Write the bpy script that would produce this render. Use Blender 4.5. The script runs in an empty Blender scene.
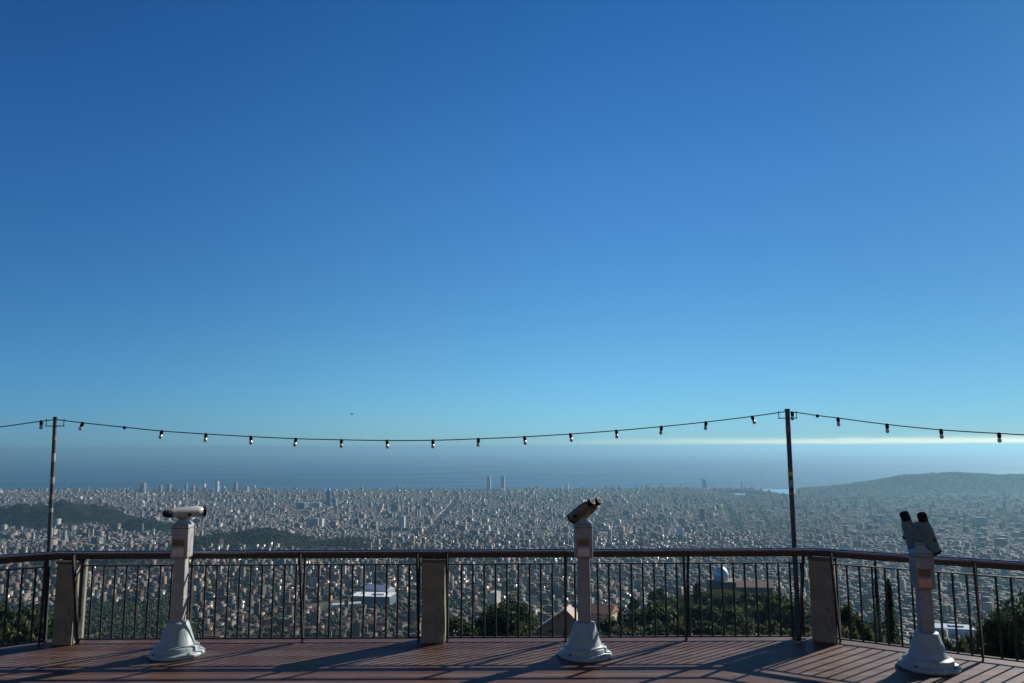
import bpy, math, random
import numpy as np
from mathutils import Vector, Matrix, noise as mnoise

R = math.radians
rng = np.random.default_rng(11)
random.seed(5)
SC = bpy.context.scene
COL = SC.collection

# ------------------------------------------------------------------ constants
F = 781.0                      # focal length in pixels of a 1024 wide frame
PITCH = R(7.66)
ROLL = R(.24)
CAM_Z = 2.3
SEA_Z = -456.0
SUN_AZ, SUN_EL = R(51.0), R(28.3)     # azimuth clockwise from +Y

def ray(px, py):
    c0, s0 = (px - 512) / F, (341.5 - py) / F
    c, s = c0 * math.cos(ROLL) + s0 * math.sin(ROLL), -c0 * math.sin(ROLL) + s0 * math.cos(ROLL)
    return Vector((c, math.cos(PITCH) - s * math.sin(PITCH), math.sin(PITCH) + s * math.cos(PITCH)))
def at_y(px, py, Y):
    d = ray(px, py); k = Y / d.y
    return Vector((d.x * k, Y, CAM_Z + d.z * k))
def at_z(px, py, Z):
    d = ray(px, py); k = (Z - CAM_Z) / d.z
    return Vector((d.x * k, d.y * k, Z))
def project(x, y, z):
    yc = y * math.cos(PITCH) + (z - CAM_Z) * math.sin(PITCH)
    zc = (z - CAM_Z) * math.cos(PITCH) - y * math.sin(PITCH)
    u, v = F * x / yc, F * zc / yc
    return 512 + u * math.cos(ROLL) - v * math.sin(ROLL), 341.5 - u * math.sin(ROLL) - v * math.cos(ROLL)

# ------------------------------------------------------------------ tagging
def tag(o, label=None, cat=None, group=None, kind=None):
    if label: o['label'] = label
    if cat: o['category'] = cat
    if group: o['group'] = group
    if kind: o['kind'] = kind
    return o
def empty(name, loc, rz=0.0):
    o = bpy.data.objects.new(name, None); COL.objects.link(o)
    o.location = loc; o.rotation_euler = (0, 0, rz); o.empty_display_size = 0.2
    return o
def link(name, me, parent=None, loc=None):
    o = bpy.data.objects.new(name, me); COL.objects.link(o)
    if parent: o.parent = parent
    if loc is not None: o.location = loc
    return o
def copy_tree(o, parent=None):
    c = o.copy(); COL.objects.link(c); c.parent = parent
    for ch in list(o.children): copy_tree(ch, c)
    return c

# ------------------------------------------------------------------ materials
def new_mat(name):
    m = bpy.data.materials.new(name); m.use_nodes = True
    nt = m.node_tree
    return m, nt, nt.nodes['Principled BSDF']
def noise_mat(name, c1, c2, scale=4.0, rough=0.6, rough2=None, bump=0.0, metallic=0.0, detail=6.0, spec=0.5, stretch=None, lo=0.35, hi=0.65, coat=0.0):
    m, nt, b = new_mat(name)
    tc = nt.nodes.new('ShaderNodeTexCoord'); src = tc.outputs['Object']
    if stretch:
        mp = nt.nodes.new('ShaderNodeMapping'); mp.inputs['Scale'].default_value = stretch
        nt.links.new(src, mp.inputs['Vector']); src = mp.outputs['Vector']
    n = nt.nodes.new('ShaderNodeTexNoise'); n.inputs['Scale'].default_value = scale; n.inputs['Detail'].default_value = detail
    nt.links.new(src, n.inputs['Vector'])
    r = nt.nodes.new('ShaderNodeValToRGB')
    r.color_ramp.elements[0].position = lo; r.color_ramp.elements[1].position = hi
    r.color_ramp.elements[0].color = (*c1, 1); r.color_ramp.elements[1].color = (*c2, 1)
    nt.links.new(n.outputs['Fac'], r.inputs['Fac']); nt.links.new(r.outputs['Color'], b.inputs['Base Color'])
    b.inputs['Roughness'].default_value = rough; b.inputs['Metallic'].default_value = metallic
    b.inputs['Specular IOR Level'].default_value = spec
    b.inputs['Coat Weight'].default_value = coat
    if rough2 is not None:
        mr = nt.nodes.new('ShaderNodeMapRange'); mr.inputs['From Min'].default_value = lo; mr.inputs['From Max'].default_value = hi
        mr.inputs['To Min'].default_value = rough; mr.inputs['To Max'].default_value = rough2
        nt.links.new(n.outputs['Fac'], mr.inputs['Value']); nt.links.new(mr.outputs['Result'], b.inputs['Roughness'])
    if bump:
        bp = nt.nodes.new('ShaderNodeBump'); bp.inputs['Strength'].default_value = bump; bp.inputs['Distance'].default_value = 0.02
        nt.links.new(n.outputs['Fac'], bp.inputs['Height']); nt.links.new(bp.outputs['Normal'], b.inputs['Normal'])
    return m

M = {}
M['iron'] = noise_mat('rail_iron', (.006, .006, .008), (.018, .014, .013), 14, .45, .65, .15)
M['rail_wood'] = noise_mat('rail_brown_paint', (.022, .010, .008), (.05, .021, .014), 9, .40, .55, .1, stretch=(1, 1, 1))
M['steel'] = noise_mat('handrail_steel', (.26, .30, .38), (.36, .40, .48), 20, .20, .32, .03, metallic=1.0)
M['pillar'] = noise_mat('pillar_render', (.155, .142, .108), (.24, .22, .168), 5, .85, None, .25, detail=9)
M['pillar_cap'] = noise_mat('pillar_cap_stone', (.07, .058, .042), (.11, .095, .07), 8, .85, None, .2)
M['cast'] = noise_mat('cast_base_paint', (.215, .27, .28), (.29, .345, .35), 6, .30, .5, .06, lo=.3, hi=.55)
M['column'] = noise_mat('column_paint', (.225, .218, .208), (.31, .30, .285), 9, .42, .6, .08, lo=.3, hi=.6)
M['column_rose'] = noise_mat('column_rose_paint', (.180, .172, .172), (.255, .245, .243), 9, .45, .6, .08, lo=.3, hi=.6)
def weather(m, rust=(.09, .05, .035), amount=.62, scale=7.0):
    nt = m.node_tree; b = nt.nodes['Principled BSDF']; src = b.inputs['Base Color'].links[0].from_socket
    tc = nt.nodes.new('ShaderNodeTexCoord'); mp = nt.nodes.new('ShaderNodeMapping'); mp.inputs['Scale'].default_value = (1, 1, .3)
    n = nt.nodes.new('ShaderNodeTexNoise'); n.inputs['Scale'].default_value = scale; n.inputs['Detail'].default_value = 12; n.inputs['Roughness'].default_value = .72
    nt.links.new(tc.outputs['Object'], mp.inputs['Vector']); nt.links.new(mp.outputs['Vector'], n.inputs['Vector'])
    r = nt.nodes.new('ShaderNodeMapRange'); r.inputs['From Min'].default_value = amount - .04; r.inputs['From Max'].default_value = amount + .08
    nt.links.new(n.outputs['Fac'], r.inputs['Value']); mx = nt.nodes.new('ShaderNodeMix'); mx.data_type = 'RGBA'
    nt.links.new(r.outputs['Result'], mx.inputs['Factor']); nt.links.new(src, mx.inputs['A']); mx.inputs['B'].default_value = (*rust, 1); nt.links.new(mx.outputs['Result'], b.inputs['Base Color'])
M['black'] = noise_mat('black_rubber', (.008, .008, .009), (.018, .018, .02), 20, .6, .75, .1, spec=.25)
M['plate'] = noise_mat('plate_worn', (.46, .37, .31), (.60, .50, .42), 30, .5, .6, 0)
M['plate_pink'] = noise_mat('plate_red', (.55, .22, .17), (.68, .32, .25), 30, .5, .6, 0)
M['head_pale'] = noise_mat('head_pale_paint', (.28, .30, .28), (.40, .41, .38), 10, .32, .5, .05)
M['head_brown'] = noise_mat('head_bronze_paint', (.10, .062, .038), (.17, .11, .066), 12, .35, .5, .05)
M['head_blue'] = noise_mat('head_grey_blue_paint', (.085, .155, .195), (.125, .205, .25), 12, .38, .5, .05)
M['pole'] = noise_mat('pole_galvanised', (.03, .033, .037), (.075, .08, .085), 16, .42, .6, .1, metallic=.35, stretch=(1, 1, .15))
M['sticker_white'] = noise_mat('sticker_white', (.20, .20, .20), (.30, .30, .29), 40, .6)
M['sticker_yellow'] = noise_mat('sticker_yellow', (.52, .36, .05), (.62, .45, .08), 40, .6)
M['sticker_red'] = noise_mat('sticker_red', (.20, .09, .08), (.26, .12, .10), 40, .6)
M['cable'] = noise_mat('cable_rubber', (.008, .010, .012), (.016, .018, .02), 20, .6)
M['bark'] = noise_mat('bark', (.04, .028, .02), (.09, .065, .045), 3, .9, None, .5)
m, nt, b = new_mat('bulb_glass')      # unlit frosted bulb
b.inputs['Base Color'].default_value = (.50, .42, .36, 1); b.inputs['Roughness'].default_value = .25
b.inputs['Transmission Weight'].default_value = .25; b.inputs['Subsurface Weight'].default_value = .3
M['bulb'] = m
m, nt, b = new_mat('lens_glass')
b.inputs['Base Color'].default_value = (.012, .014, .02, 1); b.inputs['Roughness'].default_value = .7; b.inputs['Specular IOR Level'].default_value = .06
M['lens'] = m

for k_ in ('cast', 'column', 'column_rose', 'head_pale'): weather(M[k_])
weather(M['pillar'], (.05, .045, .035), .60, 4.0)

# deck boards
m, nt, b = new_mat('deck_red_boards'); M['deck'] = m
geo = nt.nodes.new('ShaderNodeNewGeometry')
sep = nt.nodes.new('ShaderNodeSeparateXYZ'); nt.links.new(geo.outputs['Position'], sep.inputs[0])
def mth(nt, op, a, bb=None, c=None, clamp=False):
    n = nt.nodes.new('ShaderNodeMath'); n.operation = op; n.use_clamp = clamp
    for i, v in enumerate((a, bb, c)):
        if v is None: continue
        if isinstance(v, (int, float)): n.inputs[i].default_value = v
        else: nt.links.new(v, n.inputs[i])
    return n.outputs[0]
row = mth(nt, 'DIVIDE', sep.outputs['Y'], .118)
fr = mth(nt, 'FRACT', row)
gap = mth(nt, 'LESS_THAN', fr, .05)
rid = mth(nt, 'FLOOR', row)
wn = nt.nodes.new('ShaderNodeTexWhiteNoise'); wn.noise_dimensions = '1D'; nt.links.new(rid, wn.inputs['W'])
mp = nt.nodes.new('ShaderNodeMapping'); mp.inputs['Scale'].default_value = (1.2, 12, 1)
nt.links.new(geo.outputs['Position'], mp.inputs['Vector'])
nz = nt.nodes.new('ShaderNodeTexNoise'); nz.inputs['Scale'].default_value = 2.2; nz.inputs['Detail'].default_value = 8
nt.links.new(mp.outputs['Vector'], nz.inputs['Vector'])
nz2 = nt.nodes.new('ShaderNodeTexNoise'); nz2.inputs['Scale'].default_value = 1.1; nz2.inputs['Detail'].default_value = 7
nt.links.new(geo.outputs['Position'], nz2.inputs['Vector'])
mixf = mth(nt, 'ADD', mth(nt, 'MULTIPLY', nz.outputs['Fac'], .75), mth(nt, 'MULTIPLY', wn.outputs['Value'], .25))
cr = nt.nodes.new('ShaderNodeValToRGB')
cr.color_ramp.elements[0].position = .3; cr.color_ramp.elements[1].position = .75
cr.color_ramp.elements[0].color = (.062, .029, .021, 1); cr.color_ramp.elements[1].color = (.112, .060, .045, 1)
nt.links.new(mixf, cr.inputs['Fac'])
worn = nt.nodes.new('ShaderNodeMix'); worn.data_type = 'RGBA'
wr = nt.nodes.new('ShaderNodeMapRange'); wr.inputs['From Min'].default_value = .50; wr.inputs['From Max'].default_value = .66
nt.links.new(mth(nt, 'ADD', mth(nt, 'ADD', mth(nt, 'MULTIPLY', nz2.outputs['Fac'], .40), mth(nt, 'MULTIPLY', nz.outputs['Fac'], .42)), mth(nt, 'MULTIPLY', wn.outputs['Value'], .18)), wr.inputs['Value']); nt.links.new(wr.outputs['Result'], worn.inputs['Factor'])
nt.links.new(cr.outputs['Color'], worn.inputs['A']); worn.inputs['B'].default_value = (.135, .098, .080, 1)
gm = nt.nodes.new('ShaderNodeMix'); gm.data_type = 'RGBA'
nt.links.new(mth(nt, 'MULTIPLY', gap, .7), gm.inputs['Factor']); nt.links.new(worn.outputs['Result'], gm.inputs['A']); gm.inputs['B'].default_value = (.02, .012, .012, 1)
nt.links.new(gm.outputs['Result'], b.inputs['Base Color'])
rr = nt.nodes.new('ShaderNodeMapRange'); rr.inputs['To Min'].default_value = .40; rr.inputs['To Max'].default_value = .66; b.inputs['Specular IOR Level'].default_value = .24
nt.links.new(nz.outputs['Fac'], rr.inputs['Value']); nt.links.new(rr.outputs['Result'], b.inputs['Roughness'])
bp = nt.nodes.new('ShaderNodeBump'); bp.inputs['Strength'].default_value = .3; bp.inputs['Distance'].default_value = .008
nt.links.new(mth(nt, 'SUBTRACT', nz.outputs['Fac'], mth(nt, 'MULTIPLY', gap, 1.0)), bp.inputs['Height']); nt.links.new(bp.outputs['Normal'], b.inputs['Normal'])

# buildings: colour per face + rows of windows from wall UVs in metres
def building_mat():
    m, nt, b = new_mat('building_walls')
    at = nt.nodes.new('ShaderNodeVertexColor'); at.layer_name = 'Col'
    uv = nt.nodes.new('ShaderNodeUVMap'); uv.uv_map = 'UVMap'
    s = nt.nodes.new('ShaderNodeSeparateXYZ'); nt.links.new(uv.outputs['UV'], s.inputs[0])
    fu = mth(nt, 'FRACT', mth(nt, 'DIVIDE', s.outputs['X'], 3.3)); fv = mth(nt, 'FRACT', mth(nt, 'DIVIDE', s.outputs['Y'], 3.1))
    a1 = mth(nt, 'MULTIPLY', mth(nt, 'GREATER_THAN', fu, .3), mth(nt, 'LESS_THAN', fu, .72))
    a2 = mth(nt, 'MULTIPLY', mth(nt, 'GREATER_THAN', fv, .28), mth(nt, 'LESS_THAN', fv, .78))
    pos = mth(nt, 'GREATER_THAN', s.outputs['Y'], 0.05)
    win = mth(nt, 'MULTIPLY', mth(nt, 'MULTIPLY', a1, a2), pos)
    g = nt.nodes.new('ShaderNodeNewGeometry')
    nz = nt.nodes.new('ShaderNodeTexNoise'); nz.inputs['Scale'].default_value = .12; nz.inputs['Detail'].default_value = 5
    nt.links.new(g.outputs['Position'], nz.inputs['Vector'])
    v = nt.nodes.new('ShaderNodeMapRange'); v.inputs['To Min'].default_value = .65; v.inputs['To Max'].default_value = 1.3
    nt.links.new(nz.outputs['Fac'], v.inputs['Value'])
    mul = nt.nodes.new('ShaderNodeVectorMath'); mul.operation = 'SCALE'
    nt.links.new(at.outputs['Color'], mul.inputs[0]); nt.links.new(v.outputs['Result'], mul.inputs['Scale'])
    mx = nt.nodes.new('ShaderNodeMix'); mx.data_type = 'RGBA'
    nt.links.new(mth(nt, 'MULTIPLY', win, .85), mx.inputs['Factor']); nt.links.new(mul.outputs['Vector'], mx.inputs['A']); mx.inputs['B'].default_value = (.035, .042, .05, 1)
    nt.links.new(mx.outputs['Result'], b.inputs['Base Color'])
    ro = mth(nt, 'SUBTRACT', .8, mth(nt, 'MULTIPLY', win, .6)); nt.links.new(ro, b.inputs['Roughness'])
    b.inputs['Specular IOR Level'].default_value = .35
    return m
M['building'] = building_mat()

def leaf_mat(name, tint):
    m, nt, b = new_mat(name)
    at = nt.nodes.new('ShaderNodeVertexColor'); at.layer_name = 'Col'
    mul = nt.nodes.new('ShaderNodeVectorMath'); mul.operation = 'MULTIPLY'; mul.inputs[1].default_value = tint
    nt.links.new(at.outputs['Color'], mul.inputs[0]); nt.links.new(mul.outputs['Vector'], b.inputs['Base Color'])
    b.inputs['Roughness'].default_value = .7; b.inputs['Specular IOR Level'].default_value = .25
    tl = nt.nodes.new('ShaderNodeBsdfTranslucent'); nt.links.new(mul.outputs['Vector'], tl.inputs['Color']); ms = nt.nodes.new('ShaderNodeMixShader'); ms.inputs['Fac'].default_value = .32
    nt.links.new(b.outputs['BSDF'], ms.inputs[1]); nt.links.new(tl.outputs['BSDF'], ms.inputs[2]); nt.links.new(ms.outputs['Shader'], nt.nodes['Material Output'].inputs['Surface'])
    return m
M['leaf'] = leaf_mat('foliage', (1, 1, 1))

# terrain
m, nt, b = new_mat('hillside_ground'); M['land'] = m
at = nt.nodes.new('ShaderNodeAttribute'); at.attribute_name = 'urban'
g = nt.nodes.new('ShaderNodeNewGeometry')
n1 = nt.nodes.new('ShaderNodeTexNoise'); n1.inputs['Scale'].default_value = .012; n1.inputs['Detail'].default_value = 10
n2 = nt.nodes.new('ShaderNodeTexNoise'); n2.inputs['Scale'].default_value = .035; n2.inputs['Detail'].default_value = 8
for n in (n1, n2): nt.links.new(g.outputs['Position'], n.inputs['Vector'])
r1 = nt.nodes.new('ShaderNodeValToRGB'); e = r1.color_ramp.elements
e[0].position, e[0].color = .35, (.012, .019, .009, 1); e[1].position, e[1].color = .70, (.034, .035, .016, 1)
nt.links.new(n1.outputs['Fac'], r1.inputs['Fac'])
r2 = nt.nodes.new('ShaderNodeValToRGB'); e = r2.color_ramp.elements
e[0].position, e[0].color = .38, (.04, .045, .036, 1); e[1].position, e[1].color = .66, (.13, .12, .105, 1)
nt.links.new(n2.outputs['Fac'], r2.inputs['Fac'])
mx = nt.nodes.new('ShaderNodeMix'); mx.data_type = 'RGBA'
nt.links.new(at.outputs['Fac'], mx.inputs['Factor']); nt.links.new(r1.outputs['Color'], mx.inputs['A']); nt.links.new(r2.outputs['Color'], mx.inputs['B'])
nt.links.new(mx.outputs['Result'], b.inputs['Base Color']); b.inputs['Roughness'].default_value = .95; b.inputs['Specular IOR Level'].default_value = 0.0

# sea
m, nt, b = new_mat('sea_water'); M['sea'] = m
b.inputs['Base Color'].default_value = (.010, .050, .095, 1); b.inputs['Roughness'].default_value = .42; b.inputs['IOR'].default_value = 1.33
g = nt.nodes.new('ShaderNodeNewGeometry')
mp = nt.nodes.new('ShaderNodeMapping'); mp.inputs['Scale'].default_value = (.0003, .0012, .001)
nt.links.new(g.outputs['Position'], mp.inputs['Vector'])
nz = nt.nodes.new('ShaderNodeTexNoise'); nz.inputs['Scale'].default_value = 1.0; nz.inputs['Detail'].default_value = 4; nz.inputs['Distortion'].default_value = .6
nt.links.new(mp.outputs['Vector'], nz.inputs['Vector'])
mr = nt.nodes.new('ShaderNodeMapRange'); mr.inputs['From Min'].default_value = .4; mr.inputs['From Max'].default_value = .65; mr.inputs['To Min'].default_value = .36; mr.inputs['To Max'].default_value = .55
nt.links.new(nz.outputs['Fac'], mr.inputs['Value']); nt.links.new(mr.outputs['Result'], b.inputs['Roughness'])

# ------------------------------------------------------------------ mesh builder
class MB:
    def __init__(s): s.v, s.f, s.sm = [], [], []
    def add(s, vs, fs, smooth=False):
        o = len(s.v); s.v += [tuple(p) for p in vs]
        for f in fs: s.f.append([i + o for i in f]); s.sm.append(smooth)
        return s
    def box(s, c, size, mat=None):
        hx, hy, hz = [k / 2 for k in size]
        vs = [Vector((x, y, z)) for x in (-hx, hx) for y in (-hy, hy) for z in (-hz, hz)]
        if mat: vs = [mat @ p for p in vs]
        vs = [p + Vector(c) for p in vs]
        return s.add(vs, [(0, 1, 3, 2), (4, 6, 7, 5), (0, 4, 5, 1), (2, 3, 7, 6), (0, 2, 6, 4), (1, 5, 7, 3)])
    def beam(s, p0, p1, w, h, up=(0, 0, 1)):
        p0, p1 = Vector(p0), Vector(p1); d = (p1 - p0).normalized(); up = Vector(up)
        a = d.cross(up); a = a.normalized() if a.length > 1e-6 else Vector((1, 0, 0)); c = a.cross(d)
        vs = []
        for p in (p0, p1):
            for sx, sy in ((-1, -1), (1, -1), (1, 1), (-1, 1)): vs.append(p + a * sx * w / 2 + c * sy * h / 2)
        return s.add(vs, [(3, 2, 1, 0), (4, 5, 6, 7)] + [(i, (i + 1) % 4, 4 + (i + 1) % 4, 4 + i) for i in range(4)])
    def tube(s, pts, rs, n=12, caps=True):
        pts = [Vector(p) for p in pts]
        if not hasattr(rs, '__len__'): rs = [rs] * len(pts)
        o = len(s.v); prev = None
        for i, p in enumerate(pts):
            d = (pts[min(i + 1, len(pts) - 1)] - pts[max(i - 1, 0)]).normalized()
            a = (prev - d * prev.dot(d)) if prev is not None else d.cross(Vector((0, 0, 1)))
            if a.length < 1e-5: a = d.cross(Vector((1, 0, 0)))
            a.normalize(); prev = a; c = d.cross(a)
            for k in range(n):
                t = 2 * math.pi * k / n; s.v.append(tuple(p + (a * math.cos(t) + c * math.sin(t)) * rs[i]))
        for i in range(len(pts) - 1):
            for k in range(n):
                k2 = (k + 1) % n
                s.f.append([o + i * n + k, o + i * n + k2, o + (i + 1) * n + k2, o + (i + 1) * n + k]); s.sm.append(True)
        if caps: s._caps(o, len(pts), n)
        return s
    def lathe(s, prof, n=32, c=(0, 0, 0)):
        o = len(s.v)
        for r, z in prof:
            for k in range(n):
                t = 2 * math.pi * k / n; s.v.append((c[0] + r * math.cos(t), c[1] + r * math.sin(t), c[2] + z))
        for i in range(len(prof) - 1):
            for k in range(n):
                k2 = (k + 1) % n
                s.f.append([o + i * n + k, o + i * n + k2, o + (i + 1) * n + k2, o + (i + 1) * n + k]); s.sm.append(True)
        s._caps(o, len(prof), n)
        return s
    def _caps(s, o, m_, n):
        for first, fl in ((o, True), (o + (m_ - 1) * n, False)):
            q = len(s.v); s.v += [s.v[first + k] for k in range(n)]
            f = [q + k for k in range(n)]; s.f.append(f[::-1] if fl else f); s.sm.append(False)
    def mesh(s, name, mat):
        me = bpy.data.meshes.new(name); me.from_pydata(s.v, [], s.f)
        me.polygons.foreach_set('use_smooth', s.sm); me.materials.append(mat); me.update()
        return me
    def build(s, name, mat, parent=None, bevel=0.0, loc=None):
        o = link(name, s.mesh(name, mat), parent, loc)
        if bevel:
            bv = o.modifiers.new('bevel', 'BEVEL'); bv.width = bevel; bv.segments = 2; bv.limit_method = 'ANGLE'; bv.angle_limit = R(50)
        return o

def np_mesh(name, verts, loops, totals, mat, cols=None, uvs=None):
    me = bpy.data.meshes.new(name)
    me.vertices.add(len(verts)); me.vertices.foreach_set('co', np.ascontiguousarray(verts, np.float32).ravel())
    me.loops.add(len(loops)); me.loops.foreach_set('vertex_index', np.ascontiguousarray(loops, np.int32))
    starts = np.concatenate([[0], np.cumsum(totals)[:-1]]).astype(np.int32)
    me.polygons.add(len(totals)); me.polygons.foreach_set('loop_start', starts); me.polygons.foreach_set('loop_total', np.ascontiguousarray(totals, np.int32))
    me.update(calc_edges=True)
    if uvs is not None:
        l = me.uv_layers.new(name='UVMap'); l.data.foreach_set('uv', np.ascontiguousarray(uvs, np.float32).ravel())
    if cols is not None:
        c = me.color_attributes.new('Col', 'FLOAT_COLOR', 'CORNER')
        c.data.foreach_set('color', np.ascontiguousarray(np.concatenate([cols, np.ones((len(cols), 1))], 1), np.float32).ravel())
    me.materials.append(mat); me.validate(); me.update()
    return me

# ------------------------------------------------------------------ terrain
PROF = np.array([(0, -4), (12, -5), (30, -10.5), (60, -18), (130, -34.5), (260, -64), (500, -126), (1000, -246), (1600, -320), (2500, -381),
                 (4000, -432), (6000, -475), (8000, -498), (8400, -501.5), (8480, -506), (9000, -514), (40000, -514)], float)
PROF[:, 1] += .00576 * np.minimum(PROF[:, 0], 8200)
BUMPS = [(-2290, 4150, 330, 190, 128), (-1770, 3830, 240, 120, 66), (-2780, 4050, 330, 170, 92), (-985, 3000, 250, 170, 84), (-520, 2960, 170, 120, 44), (-1300, 2480, 330, 130, 44),
         (122, 470, 80, 70, 30), (200, 520, 90, 80, 18), (-330, 980, 140, 130, 14), (-700, 1350, 220, 200, 22)]
RIDGE = np.array([(2700, 0), (2950, 10), (3300, 54), (3570, 90), (3760, 126), (3920, 160), (4150, 174), (4470, 180), (4800, 164), (5100, 158), (5500, 148), (6300, 110), (7500, 0)], float)
def fnoise(x, y, L, seed=0.0):
    a = np.sin(x / L + 1.3 + seed) * np.cos(y / L * 1.1 + .4 + seed * 2) + .6 * np.sin(x / L * 2.3 + y / L * 1.7 + seed) + .4 * np.cos(y / L * 3.7 - x / L * 2.9 + seed * 3) + .25 * np.sin(x / L * 6.1 + 2 * np.sin(y / L * 5.3))
    return a / 2.25
def bumps(x, y):
    z = np.zeros_like(x)
    for bx, by, sx, sy, h in BUMPS:
        q = np.exp(-((x - bx) / sx) ** 2 - ((y - by) / sy) ** 2)
        z = z + h * q * (1 + .26 * fnoise(x, y, 95, bx) + .12 * fnoise(x, y, 38, by))
    return z
def montjuic(x, y):
    return np.interp(x, RIDGE[:, 0], RIDGE[:, 1]) * np.exp(-((y - 7900) / 430.) ** 2) * (.93 + .06 * fnoise(x, y, 130, 4.))
def harbour(x, y):
    return ((x > 2010) & (x < 2330) & (y > 7060) & (y < 7960)) | ((x > 2480) & (x < 3000 - (8300 - y) * .4) & (y > 7160)) & (y < 8500)
def terrain(x, y):
    x = np.asarray(x, float); y = np.asarray(y, float)
    rho = np.hypot(x, y)
    w = np.clip((rho - 1500) / 2000, 0, 1); w = w * w * (3 - 2 * w) * (y > 0)
    yy = y + .045 * x * np.clip((y - 6000) / 2000, 0, 1) - 70 * np.sin(x / 900 + .6) - 25 * np.sin(x / 260)
    d = rho * (1 - w) + w * np.maximum(yy, rho * .35)
    back = np.where(y < 0, np.minimum(d, 7000), d)
    z = np.interp(back, PROF[:, 0], PROF[:, 1])
    z = z + fnoise(x, y, 85, 2.) * np.clip((rho - 80) / 400, 0, 1) * 3.5 * np.clip((6000 - rho) / 3000, 0, 1)
    z = z + bumps(x, y) + montjuic(x, y)
    return np.where(harbour(x, y), SEA_Z - 6., z)
def px_of(x, y, z):
    yc = y * math.cos(PITCH) + (z - CAM_Z) * math.sin(PITCH); zc = (z - CAM_Z) * math.cos(PITCH) - y * math.sin(PITCH)
    return 512 + F * x / yc, 341.5 - F * zc / yc
def urban(x, y):
    z0 = np.interp(np.hypot(x, y), PROF[:, 0], PROF[:, 1])
    px, py = px_of(x, np.maximum(y, 1.), z0)
    b = bumps(x, y); rho = np.hypot(x, y)
    u = np.clip((rho - 1010) / 60, 0, 1) * np.clip((30 - b + 24 * fnoise(x, y, 75, 7.)) / 14, 0, 1)
    left = (px < 195 + 14 * fnoise(x, y, 70)) & (rho < 1960 + 160 * fnoise(x, y, 80, 3.))
    left2 = (px > 195) & (px < 300) & (rho < 1110 + 90 * fnoise(x, y, 60, 3.))
    u = np.where(left | left2, 0, u)
    u = np.where(montjuic(x, y) > 5, 0, u)
    u = np.where(y < 300, 0, u)
    return np.where(terrain(x, y) < SEA_Z + .6, 0, u)

radii = np.concatenate([np.geomspace(4, 300, 46)[:-1], np.geomspace(300, 3000, 90)[:-1], np.arange(3000, 9300, 70), [9400, 9800, 12000]])
angs = np.concatenate([np.arange(-180, -44, 4.), np.arange(-44, 44, .3), np.arange(44, 180, 4.)])
A, Rr = np.meshgrid(np.radians(angs), radii)
X, Y = Rr * np.sin(A), Rr * np.cos(A)
Z = terrain(X, Y)
nr, na = Rr.shape
V = np.stack([X, Y, Z], -1).reshape(-1, 3)
V = np.concatenate([V, [[0, 0, -4.0]]])
i, j = np.meshgrid(np.arange(nr - 1), np.arange(na), indexing='ij'); j2 = (j + 1) % na
Q = np.stack([i * na + j, (i + 1) * na + j, (i + 1) * na + j2, i * na + j2], -1).reshape(-1, 4)[:, ::-1]
T = np.stack([np.arange(na), (np.arange(na) + 1) % na, np.full(na, nr * na)], -1)[:, ::-1]
T = T[:, ::-1] if False else T
me = np_mesh('ground', V, np.concatenate([Q.ravel(), T.ravel()]), np.concatenate([np.full(len(Q), 4), np.full(len(T), 3)]), M['land'])
ua = me.attributes.new('urban', 'FLOAT', 'POINT'); ua.data.foreach_set('value', np.concatenate([urban(X, Y).ravel(), [0]]).astype(np.float32))
me.polygons.foreach_set('use_smooth', np.ones(len(me.polygons), bool))
tag(link('ground', me), kind='structure')

mb = MB(); SEA_R = 105000
n = 128; mb.add([(0, 0, SEA_Z)] + [(SEA_R * math.cos(2 * math.pi * k / n), SEA_R * math.sin(2 * math.pi * k / n), SEA_Z) for k in range(n)], [(0, 1 + k, 1 + (k + 1) % n) for k in range(n)])
tag(mb.build('sea', M['sea']), kind='structure')

mh_, nth, bh = new_mat('calm_harbour_water'); bh.inputs['Base Color'].default_value = (.02, .06, .09, 1); bh.inputs['Roughness'].default_value = .06; bh.inputs['IOR'].default_value = 1.33
for q in ((2000, 7050, 2340, 7970), (2470, 7150, 3000, 8480)):
    mb = MB(); a_, b2, c_, d_ = q; mb.add([(a_, b2, SEA_Z + .4), (c_ - (420 if a_ > 2400 else 0), b2, SEA_Z + .4), (c_, d_, SEA_Z + .4), (a_, d_, SEA_Z + .4)], [(0, 1, 2, 3)])
    tag(mb.build('harbour_water', mh_), kind='structure')
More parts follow.
